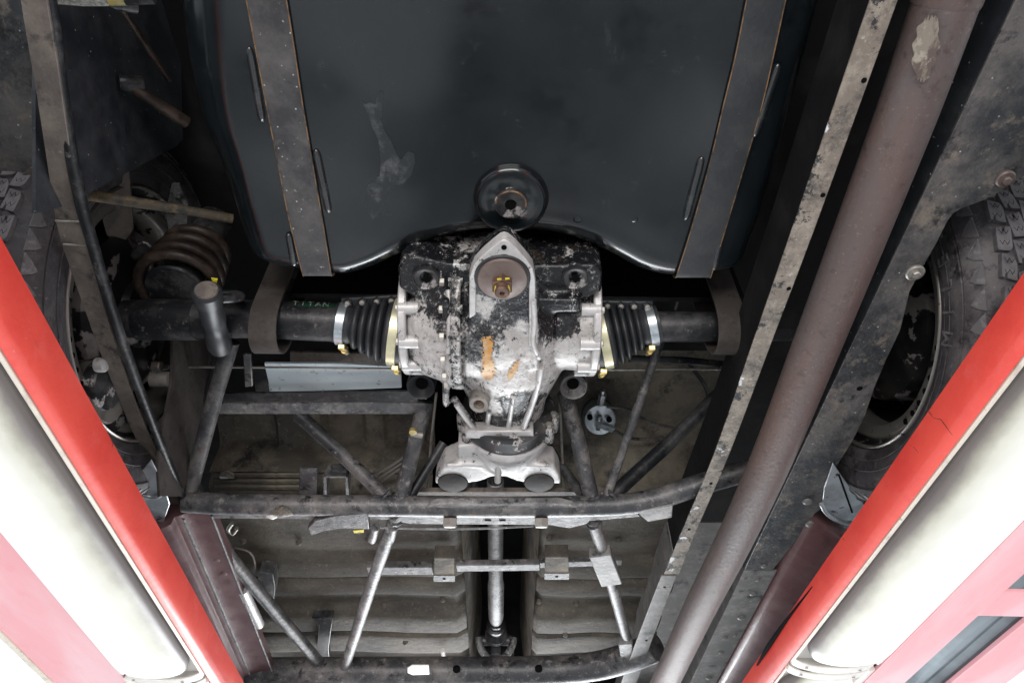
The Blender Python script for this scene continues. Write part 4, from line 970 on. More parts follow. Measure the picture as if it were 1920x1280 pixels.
# ---- space-frame tubes
def ft(uvs, r_, m='frame', lab=None, sm=0, name='frame_tube'):
    return obj(name, itube(uvs, r_, sm), m, car, lab)
ft([(742, 966, .70), (700, 1085, .70), (640, 1270, .70), (622, 1330, .70)], 13, 'frame_grey', 'pale worn tube running forward from the crossmember')
ft([(386, 966, .715), (432, 1045, .71), (520, 1150, .71), (650, 1300, .71)], 13.5, 'frame', 'grey tube slanting to the front left')
ft([(1112, 975, .70), (1140, 1070, .70), (1176, 1200, .70)], 12, 'frame_grey', 'short pale strut right of the propshaft')
ft([(560, 778, .86), (640, 850, .80), (722, 930, .72)], 13, 'frame', 'dark diagonal tube left of the differential')
ft([(798, 752, .82), (775, 840, .77), (752, 935, .71)], 15, 'frame', 'bluish black upright tube beside the differential')
ft([(832, 830, .80), (770, 930, .72)], 9, 'frame_dark')
ft([(434, 640, .84), (404, 740, .80), (352, 935, .71)], 15, 'frame', 'tube from the link pin down to the crossmember')
ft([(1058, 735, .84), (1085, 830, .78), (1110, 938, .71)], 15, 'frame', 'upright tube right of the differential')
ft([(1238, 640, .88), (1190, 780, .80), (1136, 935, .71)], 8.5, 'frame', 'thin rod crossing the right footwell')
ft([(1372, 715, .92), (1250, 835, .82), (1146, 930, .72)], 13, 'frame_dark', 'dark tube from the right strap to the crossmember')
ft([(1004, 800, .86), (1050, 870, .80), (1094, 930, .72)], 9, 'frame_dark')
ft([(1180, 672, .92), (1290, 676, .93), (1420, 690, .94)], 7, 'frame_dark')
ft([(1300, 540, .95), (1210, 515, .97)], 6, 'frame_dark')
ft([(1278, 540, .93), (1266, 580, .92)], 3, 'rim_brown')
def weld(p, ax, r_, seed):
    rnd = random.Random(seed); s_, u_ = basis(ax); b = B(); m_ = 22
    pts_ = [p + (s_ * math.cos(2 * math.pi * k / m_) + u_ * math.sin(2 * math.pi * k / m_)) * r_ * rnd.uniform(.98, 1.06) + ax.normalized() * rnd.uniform(-.0015, .0015) for k in range(m_)]
    tube(b, pts_, [rnd.uniform(.0024, .0042) for _ in range(m_)], 7, loop=True); obj('weld_bead', b, 'frame', cm)
for k, (u, v, u2, v2, r_) in enumerate(((752, 930, 775, 840, 15), (722, 928, 640, 850, 13), (356, 924, 404, 740, 15), (1108, 930, 1085, 830, 15), (1138, 928, 1190, 780, 9), (1150, 926, 1250, 835, 13), (741, 972, 700, 1085, 13), (1114, 980, 1140, 1070, 12))):
    p = PH(u, v, .714 if v < 950 else .70); weld(p, PH(u2, v2, .76 if v < 950 else .70) - p, px(p, r_), k)
for (u, v, h_) in ((455, 1015, .79), (560, 1018, .79), (690, 1012, .79), (500, 1128, .81), (720, 1135, .81), (830, 1125, .81), (1010, 1128, .81), (1080, 1132, .81), (1030, 1010, .79), (1160, 1015, .79), (600, 1200, .77), (760, 1205, .77), (1060, 1190, .77)):
    p = PH(u, v, h_); b = B(); lathe(b, p + Z * .004, DN, [(.007, 0), (.0062, .006), (.003, .0085), (0, .009)], 12); obj('floor_rivet', b, 'floor_dk', car)
# collar and lump on the short strut
b = B(); bar(b, PH(1124, 1032, .695), PH(1146, 1088, .695), .042, .022); obj('strut_collar', b, 'flange_grey', car, bevel=.002)
b = B(); bar(b, PH(1172, 1198, .695), PH(1176, 1226, .695), .034, .02); obj('strut_foot', b, 'frame_grey', car, bevel=.004)
# left tall brown web beside the link
b = B(); prism(b, [PX(u, v, -.553) for u, v in [(326, 610), (400, 600), (392, 660), (380, 760), (362, 880), (340, 930), (300, 930), (296, 870), (306, 800), (322, 720)]], X * -.004); obj('arch_web', b, 'webbing', car, 'brown web plate left of the frame tube')
# angle bar
b = B(); prism(b, [PH(u, v, .80) for u, v in ((398, 756), (798, 756), (800, 776), (398, 776))], Z * .004); ab = obj('angle_bar', b, 'frame', car, 'L-shaped bar across the left footwell', bevel=.001)
b = B(); prism(b, [PH(u, v, .84) for u, v in ((402, 738), (800, 733), (800, 760), (400, 762))], Z * .004); obj('bar_flange', b, 'frame_dark', ab)
# cables
for uv, r_ in ([[(300, 687, .86), (560, 689, .84), (790, 692, .84)], 2.2], [[(1100, 693, .84), (1250, 692, .86), (1362, 692, .88)], 2.2], [[(818, 735, .86), (808, 830, .82), (800, 925, .76)], 2.6], [[(1049, 735, .86), (1053, 830, .82), (1058, 925, .76)], 2.6]):
    obj('cable', itube(uv, r_, seg=8), 'zinc_dull', car)
b = B(); tube(b, [PH(1362, 692, .88), PH(1352, 692, .88)], .006, 10); obj('cable_end', b, 'zinc_dull', car)
b = B(); tube(b, [PH(285, 688, .86), PH(318, 687, .86)], [.012, .004], 12); obj('cable_end', b, 'frame', car)
# pulley rings beside the nose
for (u, v, m_) in ((790, 722, 'rubber'), (1075, 722, 'frame_grey')):
    p = PH(u, v, .80); ax = (CAM - p).normalized(); ax = Vector((0, -.35, -.94)).normalized(); q = px(p, 27)
    b = B(); lathe(b, p, ax, [(q * .6, -.02), (q, -.018), (q, .004), (q * .92, .008), (q * .78, .006), (q * .5, -.006), (q * .2, -.008), (0, -.008)], 40); o_ = obj('pulley', b, m_, car, 'dark rubber ring left of the nose' if u < 900 else 'pale metal ring right of the nose', angle=50)
    b = B(); lathe(b, p + ax * -.006, ax, [(q * .42, 0), (q * .4, .002), (0, .002)], 24); obj('pulley_bore', b, 'hole', o_)
# pale blue box
b = B(); prism(b, [PH(u, v, .855) for u, v in ((497, 690), (752, 694), (753, 727), (508, 736))], Z * .004)
bx = obj('blue_panel', b, 'bluebox', car, 'pale blue painted panel between axle tube and bar', bevel=.001)
b = B(); prism(b, [PH(u, v, .852) for u, v in ((496, 681), (640, 682), (752, 688), (752, 692), (497, 688))], Z * .004); obj('panel_edge', b, 'bluebox', bx)
b = B(); prism(b, [PH(u, v, .88) for u, v in ((544, 660), (748, 664), (750, 684), (544, 680))], Z * .004); obj('panel_hem', b, 'brown', bx)
scoop([(455, 664), (470, 664), (474, 724), (459, 726)], .84, 'frame', 'hook_bracket', 'small upright bracket left of the blue panel')
scoop([(472, 690), (500, 690), (508, 736), (480, 738)], .87, 'frame_dark', 'side_plate')
# ---- left rear footwell floor
def yh(v, h):
    return PH(935, v, h).y
b = B()
xs0, xs1 = PH(396, 780, .98).x, PH(812, 780, .98).x
pr = [(yh(760, 1.0), 1.00), (yh(800, .99), .99), (yh(835, .97), .97), (yh(850, .95), .945), (yh(870, .92), .915), (yh(884, .90), .895), (yh(890, .9), .90), (yh(925, .86), .87), (1.30, .86)]
cps = cat([Vector((0, a, c)) for a, c in pr], 4)
def ff(i, j):
    q_ = cps[min(len(cps) - 1, int(i * (len(cps) - 1) + .5))]
    x = xs0 + (xs1 - xs0) * j
    rec = 0
    for c_, w_ in ((.16, .115), (.58, .10), (.86, .10)):
        rec = max(rec, max(0, min(1, (w_ - abs(j - c_)) / .02)))
    lim = max(0, min(1, (.42 - i) / .06))
    return W(x, q_.y, q_.z + .02 * rec * lim)
grid(b, ff, 32, 80)
obj('footwell_floor', b, 'floor_dk', car, 'dark brown footwell floor with pressed panels')
for k, (v0, h_) in enumerate(((893, .885), (905, .875), (916, .865))):
    b = B(); prism(b, [PH(u, v, h_) for u, v in ((400, v0 - 4), (590, v0 - 4), (590, v0 + 3), (400, v0 + 3))], Z * .006); obj('floor_rib', b, 'floor_dk', car, bevel=.002)
b = B(); plate(b, [(410, 898), (414, 886), (426, 882), (438, 890), (440, 898)], .87, .006); obj('floor_patch', b, 'flange_tan', car, bevel=.002)
scoop([(562, 878), (596, 878), (594, 930), (560, 930)], .83, 'frame', 'seat_bracket', 'flat drilled bracket on the footwell floor')
b = B(); 
for (a, c) in (((612, 882), (612, 930)), ((652, 882), (654, 930)), ((612, 882), (652, 882))):
    bar(b, PH(*a, .80), PH(*c, .80), .006, .03)
obj('channel_bracket', b, 'frame', car, 'open box bracket behind the crossmember', bevel=.001)
for k in range(3):
    obj('brake_pipe', itube([(700 + 8 * k, 892 + 5 * k, .86), (740, 868 + 8 * k, .86), (772, 845 + 9 * k, .87)], 3, sm=3, seg=8), 'rim_brown', car)
b = B(); tube(b, [PH(770, 812, .775), PH(792, 816, .775)], .006, 10); c_ = obj('tube_clip', b, 'zinc_dull', car)
b = B(); lathe(b, PH(775, 806, .772), DN, [(0, 0), (.007, 0), (.007, .006), (0, .006)], 12); obj('clip_screw', b, 'brass', c_)
# ---- right rear footwell
b = B(); xq0, xq1 = PH(1010, 760, 1.02).x, PH(1420, 760, 1.02).x
pr2 = [(yh(660, 1.04), 1.05), (yh(760, 1.02), 1.02), (yh(830, .98), .98), (yh(870, .95), .945), (yh(910, .90), .89), (1.32, .88)]
cps2 = cat([Vector((0, a, c)) for a, c in pr2], 4)
grid(b, lambda i, j: W(xq0 + (xq1 - xq0) * j, cps2[min(len(cps2) - 1, int(i * (len(cps2) - 1) + .5))].y, cps2[min(len(cps2) - 1, int(i * (len(cps2) - 1) + .5))].z - .02 * j * i), 20, 20)
obj('footwell_floor', b, 'floor_dk', car, 'brown footwell floor right of the differential')
# isolator switch
p = PH(1125, 786, .95); ax = Vector((0, -.5, -.86)).normalized(); q = px(p, 30)
b = B(); lathe(b, p, ax, [(0, -.03), (q, -.03), (q, 0), (q * .95, .004), (q * .6, .006), (0, .006)], 40); sw = obj('isolator_switch', b, 'zinc', car, 'round zinc plated switch with two terminals', angle=40)
b = B(); lathe(b, p - ax * .03, -ax, [(0, 0), (q * 1.1, 0), (q * 1.05, .012), (0, .012)], 32); obj('switch_body', b, 'frame_dark', sw)
for (u, v, l_) in ((1128, 752, .02), (1122, 798, .012)):
    pp = PH(u, v, .935); b = B(); tube(b, [pp + Vector((0, .012, .004)), pp + Vector((0, -.022, 0))], .0075, 6); tube(b, [pp, pp + Vector((0, -.032, 0))], .004, 10); obj('terminal', b, 'zinc', sw)
for (u, v) in ((1106, 782), (1142, 786)):
    pp = PH(u, v, .938); b = B(); lathe(b, pp, ax, [(.006, -.004), (.006, .003), (0, .0035)], 12); obj('switch_screw', b, 'hole', sw)
b = B(); bar(b, PH(1120, 795, .932), PH(1150, 806, .932), .013, .004); obj('cable_lug', b, 'zinc', sw)
obj('wire', itube([(1138, 762, .94), (1180, 768, .94), (1215, 790, .94), (1262, 802, .95)], 3.2, sm=5, seg=8), 'frame', car)
obj('wire', itube([(1150, 806, .935), (1180, 820, .94), (1210, 823, .95), (1244, 820, .96)], 3.2, sm=5, seg=8), 'frame', car)
obj('wire', itube([(1290, 680, .98), (1320, 720, .98), (1330, 750, .98)], 4, sm=4, seg=8), 'frame_dark', car)

# ---- seat floors with pressed corrugations
def seat_floor(x0, x1, lab, flip=False):
    pr_ = [(1.22, .80), (1.33, .80), (1.39, .806), (1.42, .790), (1.47, .788), (1.49, .800), (1.505, .788), (1.55, .786), (1.57, .80), (1.60, .815), (1.65, .815), (1.68, .790), (1.75, .788), (1.765, .797), (1.775, .784), (1.86, .786), (1.90, .80), (1.93, .82), (2.0, .83), (2.3, .86)]
    cp = cat([Vector((0, a, c)) for a, c in pr_], 4)
    b = B(); N_ = len(cp) - 1
    def f_(i, j):
        q_ = cp[int(i * N_ + .5)]; e = min(j, 1 - j); 
        return W(x0 + (x1 - x0) * j + .002 * math.sin(17 * i), q_.y, .803 + (q_.z - .803) * .95 + (.014 * max(0, (.04 - e) / .04)) + .0025 * math.sin(j * 9 + i * 5))
    grid(b, f_, N_, 24); return obj('seat_floor', b, 'floor', car, lab, angle=60)
seat_floor(-.70, -.090, 'dusty corrugated floor left of the propshaft')
seat_floor(.075, .40, 'dusty corrugated floor right of the propshaft')
for xw, nm in ((-.090, 'left'), (.075, 'right')):
    b = B(); s_ = -1 if xw < 0 else 1
    grid(b, lambda i, j: W(xw - s_ * .022 * math.sin(j * 1.57) , 1.12 + 1.1 * i, .797 + .26 * j), 12, 6); obj('tunnel_wall', b, 'floor_dk', car)
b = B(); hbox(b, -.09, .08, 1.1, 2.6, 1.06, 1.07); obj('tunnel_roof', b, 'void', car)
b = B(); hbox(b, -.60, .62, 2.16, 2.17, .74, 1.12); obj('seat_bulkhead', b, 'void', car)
# propshaft
b = B()
pa, pb = PH(929, 960, .84), PH(930, 1168, .84)
tube(b, [pa - Y * .12, pa, pa + (pb - pa) * .55, pa + (pb - pa) * .6, pa + (pb - pa) * .92, pb], [px(pa, 15), px(pa, 15), px(pa, 15), px(pa, 17.5), px(pa, 17.5), px(pa, 12)], 28)
prop = obj('propshaft', b, 'frame_grey', car, 'pale worn propshaft in the tunnel', angle=30)
b = B(); c = pb; d_ = Y
lathe(b, c, d_, [(0, -.01), (.020, -.01), (.020, .008), (.026, .010), (.026, .02), (.019, .024), (.019, .05), (.03, .06), (.03, .075), (0, .08)], 32); obj('slip_yoke', b, 'frame_dark', prop, angle=30)
uj = c + Y * .105
b = B(); tube(b, [uj + Vector((math.cos(a) * .048, 0, math.sin(a) * .048)) + Y * (-.018 * math.cos(2 * a)) for a in [R(180 + 12 * k) for k in range(16)]], .010, 12); obj('joint_yoke', b, 'frame_grey', prop)
b = B(); tube(b, [uj - X * .045, uj + X * .045], .014, 16); tube(b, [uj - Z * .04 , uj + Z * .04], .014, 16); obj('joint_cross', b, 'frame', prop)
b = B(); lathe(b, uj + Y * .04, Y, [(0, 0), (.05, 0), (.052, .01), (.052, .05), (0, .05)], 36); obj('joint_flange', b, 'frame_dark', prop)
# bars across the tunnel
b = B(); bar(b, PH(856, 1060, .76), PH(1012, 1058, .76), .026, .014); obj('tunnel_brace', b, 'frame_grey', car, 'flat bar across the propshaft tunnel', bevel=.0015)
b = B(); bar(b, PH(1012, 1055, .774), PH(1166, 1050, .774), .022, .012); obj('seat_brace', b, 'frame_grey', car, bevel=.0015)
b = B(); bar(b, PH(690, 1064, .772), PH(812, 1064, .772), .032, .016); obj('seat_brace', b, 'frame_grey', car, bevel=.0015)
for (u0, u1, v0, v1) in ((814, 852, 1046, 1090), (1022, 1066, 1044, 1086)):
    b = B(); prism(b, [PH(u, v, .752) for u, v in ((u0, v0), (u1, v0), (u1, v1 - 12), (u0, v1 - 12))], Z * .03); o_ = obj('tunnel_bracket', b, 'floor_dk', car, bevel=.001)
    b = B(); prism(b, [PH(u, v, .750) for u, v in ((u0 - 1, v1 - 11), (u1 + 1, v1 - 11), (u1 + 1, v1), (u0 - 1, v1))], Z * .004); obj('bracket_lip', b, 'frame_grey', o_)
    b = B(); lathe(b, PH((u0 + u1) / 2, v1 - 5.5, .7498), DN, [(.0035, 0), (.0035, .0004), (0, .0004)], 12); obj('lip_hole', b, 'hole', o_)
# hanging brackets on the floor
scoop([(486, 1072), (512, 1076), (516, 1100), (514, 1124), (492, 1118), (478, 1110)], .745, 'frame', 'floor_bracket', 'curved bracket on the left slanting tube', .03)
scoop([(584, 1158), (624, 1158), (622, 1172), (616, 1216), (618, 1238), (592, 1232), (598, 1172)], .76, 'frame_dark', 'floor_bracket', 'dark hanging bracket on the left floor', .02)
b = B(); tube(b, [PH(455, 1105, .70), PH(468, 1132, .70), PH(486, 1170, .70)], px(PH(468, 1132, .70), 10), 14); obj('pad', b, 'case_white', car, 'pale rubber pad by the left sill')
b = B(); tube(b, [PH(436, 980, .73), PH(428, 992, .73), PH(436, 1000, .73), PH(444, 990, .73)], .004, 10, sm=3); obj('wire_clip', b, 'zinc_dull', car)
obj('brake_pipe', itube([(440, 1026, .745), (468, 1034, .75), (478, 1056, .755), (476, 1080, .76)], 2.2, sm=4, seg=8), 'brown', car)
b = B(); tube(b, [PH(830, 1218, .77), PH(832, 1232, .765)], .006, 10); obj('floor_stud', b, 'white_tag', car)
# front crossmember
b = itube([(380, 1262, .70), (520, 1258, .70), (800, 1257, .70), (1000, 1256, .70), (1100, 1250, .70), (1165, 1236, .70), (1230, 1212, .70)], 25, sm=4, seg=24)
fc = obj('front_crossmember', b, 'frame', car, 'grey front crossmember at the bottom edge of the view')
for (u, v) in ((856, 1254), (1010, 1253)):
    p = PH(u, v, .676); b = B(); lathe(b, p, Vector((0, -.5, -.86)), [(px(p, 7), -.004), (px(p, 7), .002), (0, .002)], 18); obj('tube_hole', b, 'hole', fc)
b = B(); plate(b, [(764, 1252), (772, 1247), (804, 1247), (805, 1264), (774, 1265), (764, 1261)], .668, .003); tg = obj('white_tag', b, 'white_tag', fc, 'white plastic tag', bevel=.001)
b = B(); lathe(b, PH(783, 1257, .6678), DN, [(.003, 0), (.003, .0004), (0, .0004)], 12); obj('tag_hole', b, 'brass', fc)

# ---- top left: arch panels, hose, rods
b = B(); prism(b, [PX(u, v, -.535) for u, v in [(60, -120), (330, -120), (338, 262), (325, 275), (205, 338), (120, 385), (60, 400)]], X * .004); obj('arch_panel', b, 'liner_dark', car, 'dark wall panel above the left rods')
b = B(); plate(b, [(-120, -120, .80), (60, -120, .80), (70, 120, .80), (92, 300, .795), (104, 408, .79), (92, 390, .79), (68, 382, .79), (40, 355, .79), (-120, 280, .80)], .80, .004); obj('arch_liner', b, 'liner', car, 'grimy grey wheel arch liner at the left edge')
b = B(); plate(b, [(40, 330), (56, 315), (86, 322), (100, 395), (88, 384), (66, 376), (50, 352)], .786, .003); obj('arch_patch', b, 'brown', car, 'brown patch on the arch liner')
b = B(); plate(b, [(170, 330, .92), (240, 300, .95), (250, 430, .93), (225, 465, .93), (200, 440, .9)], .93, .004); obj('spring_bracket', b, 'brown', car)
b = B(); plate(b, [(310, 400), (322, 345), (335, 345), (352, 385), (350, 440), (318, 440)], 1.0, .004); obj('damper_tab', b, 'frame_grey', car, smooth=False)
obj('brake_hose', itube([(60, -6, .85), (150, 2, .85), (205, 2, .85)], 9, sm=3), 'hose', car, 'braided silver hose at the top edge')
b = B(); tube(b, [PH(205, 2, .85), PH(236, 2, .85)], px(PH(205, 2, .85), 9), 6); obj('hose_union', b, 'brass', car)
b = B(); tube(b, [PH(236, 2, .85), PH(290, 0, .85)], px(PH(205, 2, .85), 8), 12); obj('hose_end', b, 'frame_dark', car)
obj('link_rod', itube([(222, 5, .88), (262, 68, .92), (318, 150, .96)], 6.5), 'coil', car, 'thin rod at the upper left')
obj('damper_rod', itube([(238, 158, .93), (280, 185, .93), (350, 230, .95)], [9, 11, 12]), 'coil', car, 'dull brown rod behind the tank')
for (u, v, h_, r_) in ((236, 157, .93, 17), (222, 8, .88, 12)):
    p = PH(u, v, h_); b = B(); lathe(b, p, Vector((-.6, -.3, -.5)).normalized(), [(px(p, r_), -.02), (px(p, r_), .006), (px(p, r_ * .8), .010), (0, .010)], 20); obj('rod_bush', b, 'frame_dark', car, angle=40)
obj('torque_rod', itube([(168, 366, .82), (270, 382, .83), (330, 391, .845), (436, 410, .87)], [11, 10, 9, 9]), 'rustbar', car, 'rusty rod left of the tank')
b = B(); lathe(b, PH(262, 478, .88), DN, [(.012, -.02), (.012, .004), (.007, .006), (0, .006)], 16); obj('bump_stop', b, 'case_dark', car)
# light sheet strip left of the tank, seen between tank and axle
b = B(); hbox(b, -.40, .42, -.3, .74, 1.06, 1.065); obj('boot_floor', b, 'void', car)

# ================================================================== LIFT
PHI = .0341
Dv = Vector((-math.sin(PHI), math.cos(PHI), 0)); Sv = Vector((math.cos(PHI), math.sin(PHI), 0))
def Q(a, b_, h): return Vector((0, 0, CZ + h)) + Sv * a + Dv * b_
K = 1.11
B0, B1 = -1.4, 3.9
def extr(prof_, b0, b1, nseg=1):
    b = B(); rings(b, [[Q(a, b0 + (b1 - b0) * k / nseg, h) for a, h in prof_] for k in range(nseg + 1)]); return b
def runway(side, a_in, h_bot, a_fix, a_out, label):
    rw = empty('lift_runway', Q(side * (abs(a_in) + .27), 1.2, .50), label, 'lift runway', 'runways of the car lift')
    s = side; ai = abs(a_in)
    # red inner rail with a rolled lower lip
    pr_ = [(s * ai, .565), (s * (ai - .001), .553), (s * (ai - .0005), h_bot + .022), (s * (ai + .001), h_bot + .012), (s * (ai + .004), h_bot + .004), (s * (ai + .010), h_bot), (s * (ai + .012), h_bot + .003), (s * (ai + .012), .565)]
    rail = obj('inner_rail', extr(pr_, B0, B1, 40), 'red', rw, 'bright red inner rail', angle=50)
    # deck carrying the wheels, ribbed underneath
    dk = [(s * (ai + .0125), .5545)]
    x = ai + .0125; w_ = .98 if side > 0 else .98
    for k in range(9):
        x0 = ai + .02 + k * .048
        dk += [(s * x0, .5545), ]
    dw = .325 if side < 0 else .45
    pr_ = [(s * (ai + .0122), .5547), (s * (ai + dw), .5547), (s * (ai + dw), .545)]
    k = 0; xx = ai + dw - .02
    while xx > ai + .03:
        pr_ += [(s * xx, .545), (s * (xx - .008), .535), (s * (xx - .024), .535), (s * (xx - .032), .545)]; xx -= .048
    pr_ += [(s * (ai + .0122), .545)]
    obj('deck', extr(pr_, B0, B1), 'deck', rw, 'grey blue ribbed deck plate')
    return rw
rwL = runway(-1, -.481, .505, 0, 0, 'red lift runway carrying the left wheels, underside washed pink by glare, without cut-outs')
rwR = runway(1, .542, .5147, 0, 0, 'red lift runway carrying the right wheels, with cut-outs in its glare-washed underside')
# red undersides, their overexposed look put into the pink colour
aL0, aL1 = -1.279 * .507, -1.546 * .513
b = extr([(aL0, .508), (aL1, .514), (aL1, .520), (aL0, .514)], B0, B1); obj('underside_panel', b, 'glare_pink', rwL, 'red underside washed pink by glare', bevel=.001)
b = extr([(aL1 - .001, .512), (aL1 - .010, .510), (aL1 - .012, .535), (aL1 - .001, .535)], B0, B1); obj('outer_lip', b, 'cream', rwL)
aR0, aR1, aR2, aR3 = 1.408 * .512, 1.556 * .512, 1.725 * .512, 1.93 * .512
b = extr([(aR0, .512), (aR1, .512), (aR1, .520), (aR0, .520)], B0, B1); obj('underside_panel', b, 'glare_pink', rwR, 'red underside strip washed pink by glare', bevel=.001)
b = extr([(aR2, .512), (aR3, .512), (aR3, .520), (aR2, .520)], B0, B1); obj('underside_panel', b, 'glare_pink', rwR, 'red outer strip washed pink by glare', bevel=.001)
bb1, bb0 = (PH(1880, 1156, .512)).dot(Dv), (PH(1880, 1110, .512)).dot(Dv)
b1_, b0_ = bb1, bb0
per = .46
kk = -5
while b0_ + kk * per < B1 - .2:
    y0_ = b0_ + kk * per
    if y0_ > B0:
        b = B(); prism(b, [Q(aR1 + .0005, y0_, .513), Q(aR2 - .0005, y0_, .513), Q(aR2 - .0005, y0_ + (b1_ - b0_), .513), Q(aR1 + .0005, y0_ + (b1_ - b0_), .513)], Z * .006); obj('cross_bar', b, 'glare_pink', rwR, bevel=.001)
    kk += 1
# black rubber strip peeling from the right rail
b = B(); tube(b, [Q(.5415, PH(1500, 1105, .55).dot(Dv), .556), Q(.539, PH(1462, 1165, .55).dot(Dv), .558), Q(.537, PH(1425, 1215, .55).dot(Dv), .556), Q(.5385, PH(1408, 1250, .55).dot(Dv), .554)], [.001, .0025, .004, .0015], 8, sm=6); obj('edge_strip', b, 'hole', rwR, 'torn black edging strip')

def on_rail(u, v, a):
    r_ = ray(u, v); t = a / r_.dot(Sv); return CAM + r_ * t
for (pts_, a_, rw_, side_) in (([(1738, 768), (1752, 784), (1764, 786), (1786, 816)], .542, rwR, 1), ([(1707, 834), (1714, 838), (1722, 848)], .542, rwR, 1), ([(1580, 1008), (1590, 1020)], .542, rwR, 1), ([(207, 820), (212, 832), (209, 845)], -.481, rwL, -1), ([(66, 640), (72, 652)], -.481, rwL, -1), ([(300, 1010), (306, 1024)], -.481, rwL, -1)):
    b = B(); pp_ = [on_rail(u, v, a_ - side_ * .0006) for u, v in pts_]
    rr_ = [.0002] + [.0005] * (len(pp_) - 2) + [.0002] if len(pp_) > 2 else [.0003, .0003]
    tube(b, pp_, rr_, 6); obj('scratch', b, 'rustnut', rw_, 'dark scratch in the red paint')
# ---- strip lights under the runways
def lamp_mat():
    """lit translucent cover; grime has settled along its inner edge and dims it there"""
    m = bpy.data.materials.new('lit_diffuser'); m.use_nodes = True; nt = m.node_tree; N = nt.nodes; L = nt.links
    p = N['Principled BSDF']; at = N.new('ShaderNodeAttribute'); at.attribute_name = 'grime_edge'
    tc = N.new('ShaderNodeTexCoord')
    def noise(sc, st):
        mp = N.new('ShaderNodeMapping'); mp.inputs['Scale'].default_value = st; L.new(tc.outputs['Object'], mp.inputs[0])
        n = N.new('ShaderNodeTexNoise'); n.inputs['Scale'].default_value = sc; n.inputs['Detail'].default_value = 7; n.inputs['Roughness'].default_value = .6; L.new(mp.outputs[0], n.inputs[0]); return n.outputs[0]
    n1 = noise(14, (1, .45, 1)); n2 = noise(130, (1, 1, 1))
    ad = N.new('ShaderNodeMath'); ad.operation = 'MULTIPLY_ADD'; L.new(n1, ad.inputs[0]); ad.inputs[1].default_value = .24; L.new(at.outputs['Fac'], ad.inputs[2])
    cr = N.new('ShaderNodeValToRGB'); L.new(ad.outputs[0], cr.inputs[0])
    el = cr.color_ramp.elements
    el[0].position = .11; el[0].color = (.075, .066, .066, 1); el[1].position = .58; el[1].color = (.66, .665, .64, 1)
    for pos, col in ((.22, (.12, .108, .10, 1)), (.28, (.25, .24, .20, 1)), (.36, (.45, .445, .385, 1)), (.46, (.56, .56, .515, 1))):
        e_ = el.new(pos); e_.color = col
    sp = N.new('ShaderNodeMapRange'); sp.inputs[1].default_value = .745; sp.inputs[2].default_value = .76; L.new(n2, sp.inputs[0])
    mx = N.new('ShaderNodeMix'); mx.data_type = 'RGBA'; L.new(sp.outputs[0], mx.inputs[0]); L.new(cr.outputs[0], mx.inputs[6]); mx.inputs[7].default_value = (.3, .26, .22, 1)
    L.new(mx.outputs[2], p.inputs['Base Color']); L.new(mx.outputs[2], p.inputs['Emission Color']); p.inputs['Emission Strength'].default_value = .30
    p.inputs['Roughness'].default_value = .4
    return m
M['diff_l'] = lamp_mat()
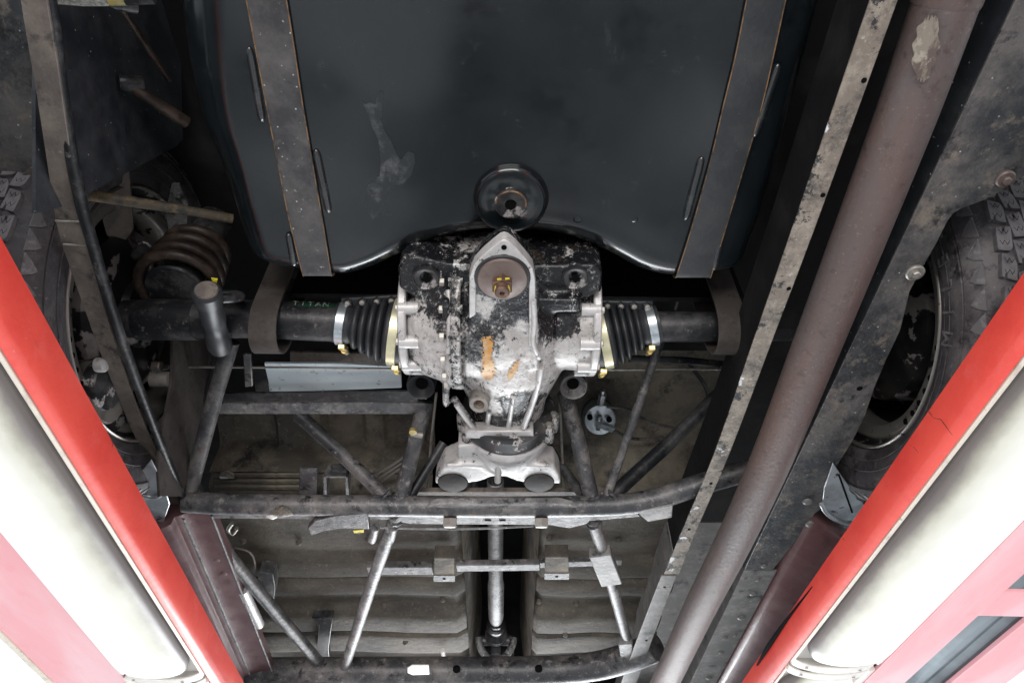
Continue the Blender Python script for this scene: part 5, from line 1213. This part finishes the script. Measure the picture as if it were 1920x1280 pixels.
def fixture(side, a0, a1, hb, b0, b1, label, cap0, cap1):
    """trough light: a0 inner edge, a1 outer edge, hb height of its rim"""
    c = (a0 + a1) / 2
    fx = empty('strip_light', Q(c, (b0 + b1) / 2, hb), label, 'strip light', 'strip lights under the runways')
    s = side; wd = abs(a1 - a0); dep = .036
    # cream rim strips
    b = extr([(a0, hb), (a0 + s * .003, hb - .0028), (a0 + s * .0062, hb), (a0 + s * .0062, hb + .008), (a0, hb + .008)], b0, b1); obj('rim_strip', b, 'cream', fx, 'cream inner rim strip', bevel=.0006)
    b = extr([(a1, hb), (a1 - s * .010, hb - .004), (a1 - s * .016, hb), (a1 - s * .016, hb + .008), (a1, hb + .008)], b0, b1); obj('rim_strip', b, 'cream2', fx, 'white outer rim strip', bevel=.0006)
    # tray behind the diffuser
    b = extr([(a0 + s * .0064, hb + .006), (a1 - s * .0162, hb + .006), (a1 - s * .0162, hb + .03), (a0 + s * .0064, hb + .03)], b0, b1); obj('tray', b, 'cream2', fx)
    # half-oval diffuser with a rounded end, standing clear of the inner rim
    d0, d1 = a0 + s * .0085, a1 - s * .018
    cc, hw = (d0 + d1) / 2, abs(d1 - d0) / 2
    nb = 14; secs = []
    L_ = b1 - b0; e = .075
    ts = [b0 + cap0 * e * (1 - math.cos(R(90 * k / nb))) if cap0 else b0 for k in range(nb + 1)]
    st = []
    for k in range(nb + 1):
        ph = R(90 * k / nb); st.append((b0 + .012 + e * (1 - math.cos(ph)) if cap0 else b0 + .012 + .001 * k, math.sin(ph) if cap0 else 1.0))
    for k in range(1, 20): st.append((b0 + .09 + (L_ - .18) * k / 20, 1.0))
    for k in range(nb, -1, -1):
        ph = R(90 * k / nb); st.append((b1 - .012 - e * (1 - math.cos(ph)), math.sin(ph)))
    b = B(); rs_ = []
    for (y_, sc_) in st:
        sc_ = max(sc_, .02); ww = hw * (.35 + .65 * sc_) if sc_ < 1 else hw; dd = dep * sc_
        rs_.append([Q(cc + ww * math.cos(a), y_, hb + .004 - dd * abs(math.sin(a)) ** .6) for a in [R(180 + 180 * q_ / 22) for q_ in range(23)]])
    lay = b.verts.layers.float.new('grime_edge')
    for row in rings(b, rs_, closed=False):
        for q_, v_ in enumerate(row): v_[lay] = (q_ if s > 0 else 22 - q_) / 22
    bmesh.ops.holes_fill(b, edges=b.edges, sides=0)
    obj('diffuser', b, 'diff_l', fx, 'white lit diffuser', angle=70)
    # end bracket
    for (yy, on) in ((b0, cap0), (b1, cap1)):
        if not on: continue
        b = B()
        pts_ = [Q(cc + (hw + .006) * math.cos(a), yy, hb + .003 - (dep * .55) * abs(math.sin(a))) for a in [R(180 + 180 * q_ / 16) for q_ in range(17)]]
        rings(b, [[p - Dv * .010, p + Dv * .010, p + Dv * .010 + Z * .003, p - Dv * .010 + Z * .003] for p in pts_]); eb = obj('end_bracket', b, 'cream2', fx, bevel=.0008)
        for q_ in (4, 11):
            p = pts_[q_]; b = B(); lathe(b, p - Z * .0006, DN, [(.003, 0), (.0025, .001), (0, .0013)], 10); obj('bracket_screw', b, 'zinc_dull', eb)
    return fx
aLi, aLo, hL = -(.481 + .0125), -1.274 * .507, .5045
aRi, aRo, hR = .542 + .0125, 1.404 * .513, .5142
bL = (PH(300, 1262, hL)).dot(Dv); bR = (PH(1560, 1240, hR)).dot(Dv)
# z heights just under the rail lip
fixture(-1, aLi, aLo, hL, bL - 1.5, bL, 'long lit strip light with speckled white cover under the left runway', 1, 1)
fixture(-1, aLi, aLo, hL, bL + .03, bL + 1.53, 'next strip light under the left runway, only its near end at the bottom edge', 1, 1)
fixture(1, aRi, aRo, hR, bR - 1.5, bR, 'long lit strip light with dirty inner edge under the right runway', 1, 1)
fixture(1, aRi, aRo, hR, bR + .03, bR + 1.53, 'next strip light under the right runway, its end bracket at the bottom edge', 1, 1)
# lift posts outside the view, carrying the runways
for sx_, by, lab in ((-1, -1.25, 'red lift post behind the camera, left'), (-1, 3.75, 'red lift post in front, left'), (1, -1.25, 'red lift post behind the camera, right'), (1, 3.75, 'red lift post in front, right')):
    p = Q(sx_ * (1.25), by, 0); p.z = 0
    b = B(); box(b, (p.x - .08, p.y - .1, .02), (p.x + .08, p.y + .1, 2.9)); box(b, (p.x - .2, p.y - .2, .001), (p.x + .2, p.y + .2, .02))
    obj('lift_post', b, 'post', rwL if sx_ < 0 else rwR, bevel=.004)
for by, lab in ((-1.25, 'red cross beam behind the camera'), (3.75, 'red cross beam in front of the car')):
    p0, p1 = Q(-1.18, by, .47), Q(1.18, by, .47)
    b = B(); bar(b, p0, p1, .12, .04); obj('cross_beam', b, 'post', rwL, bevel=.004)
print('objects', len(bpy.data.objects))
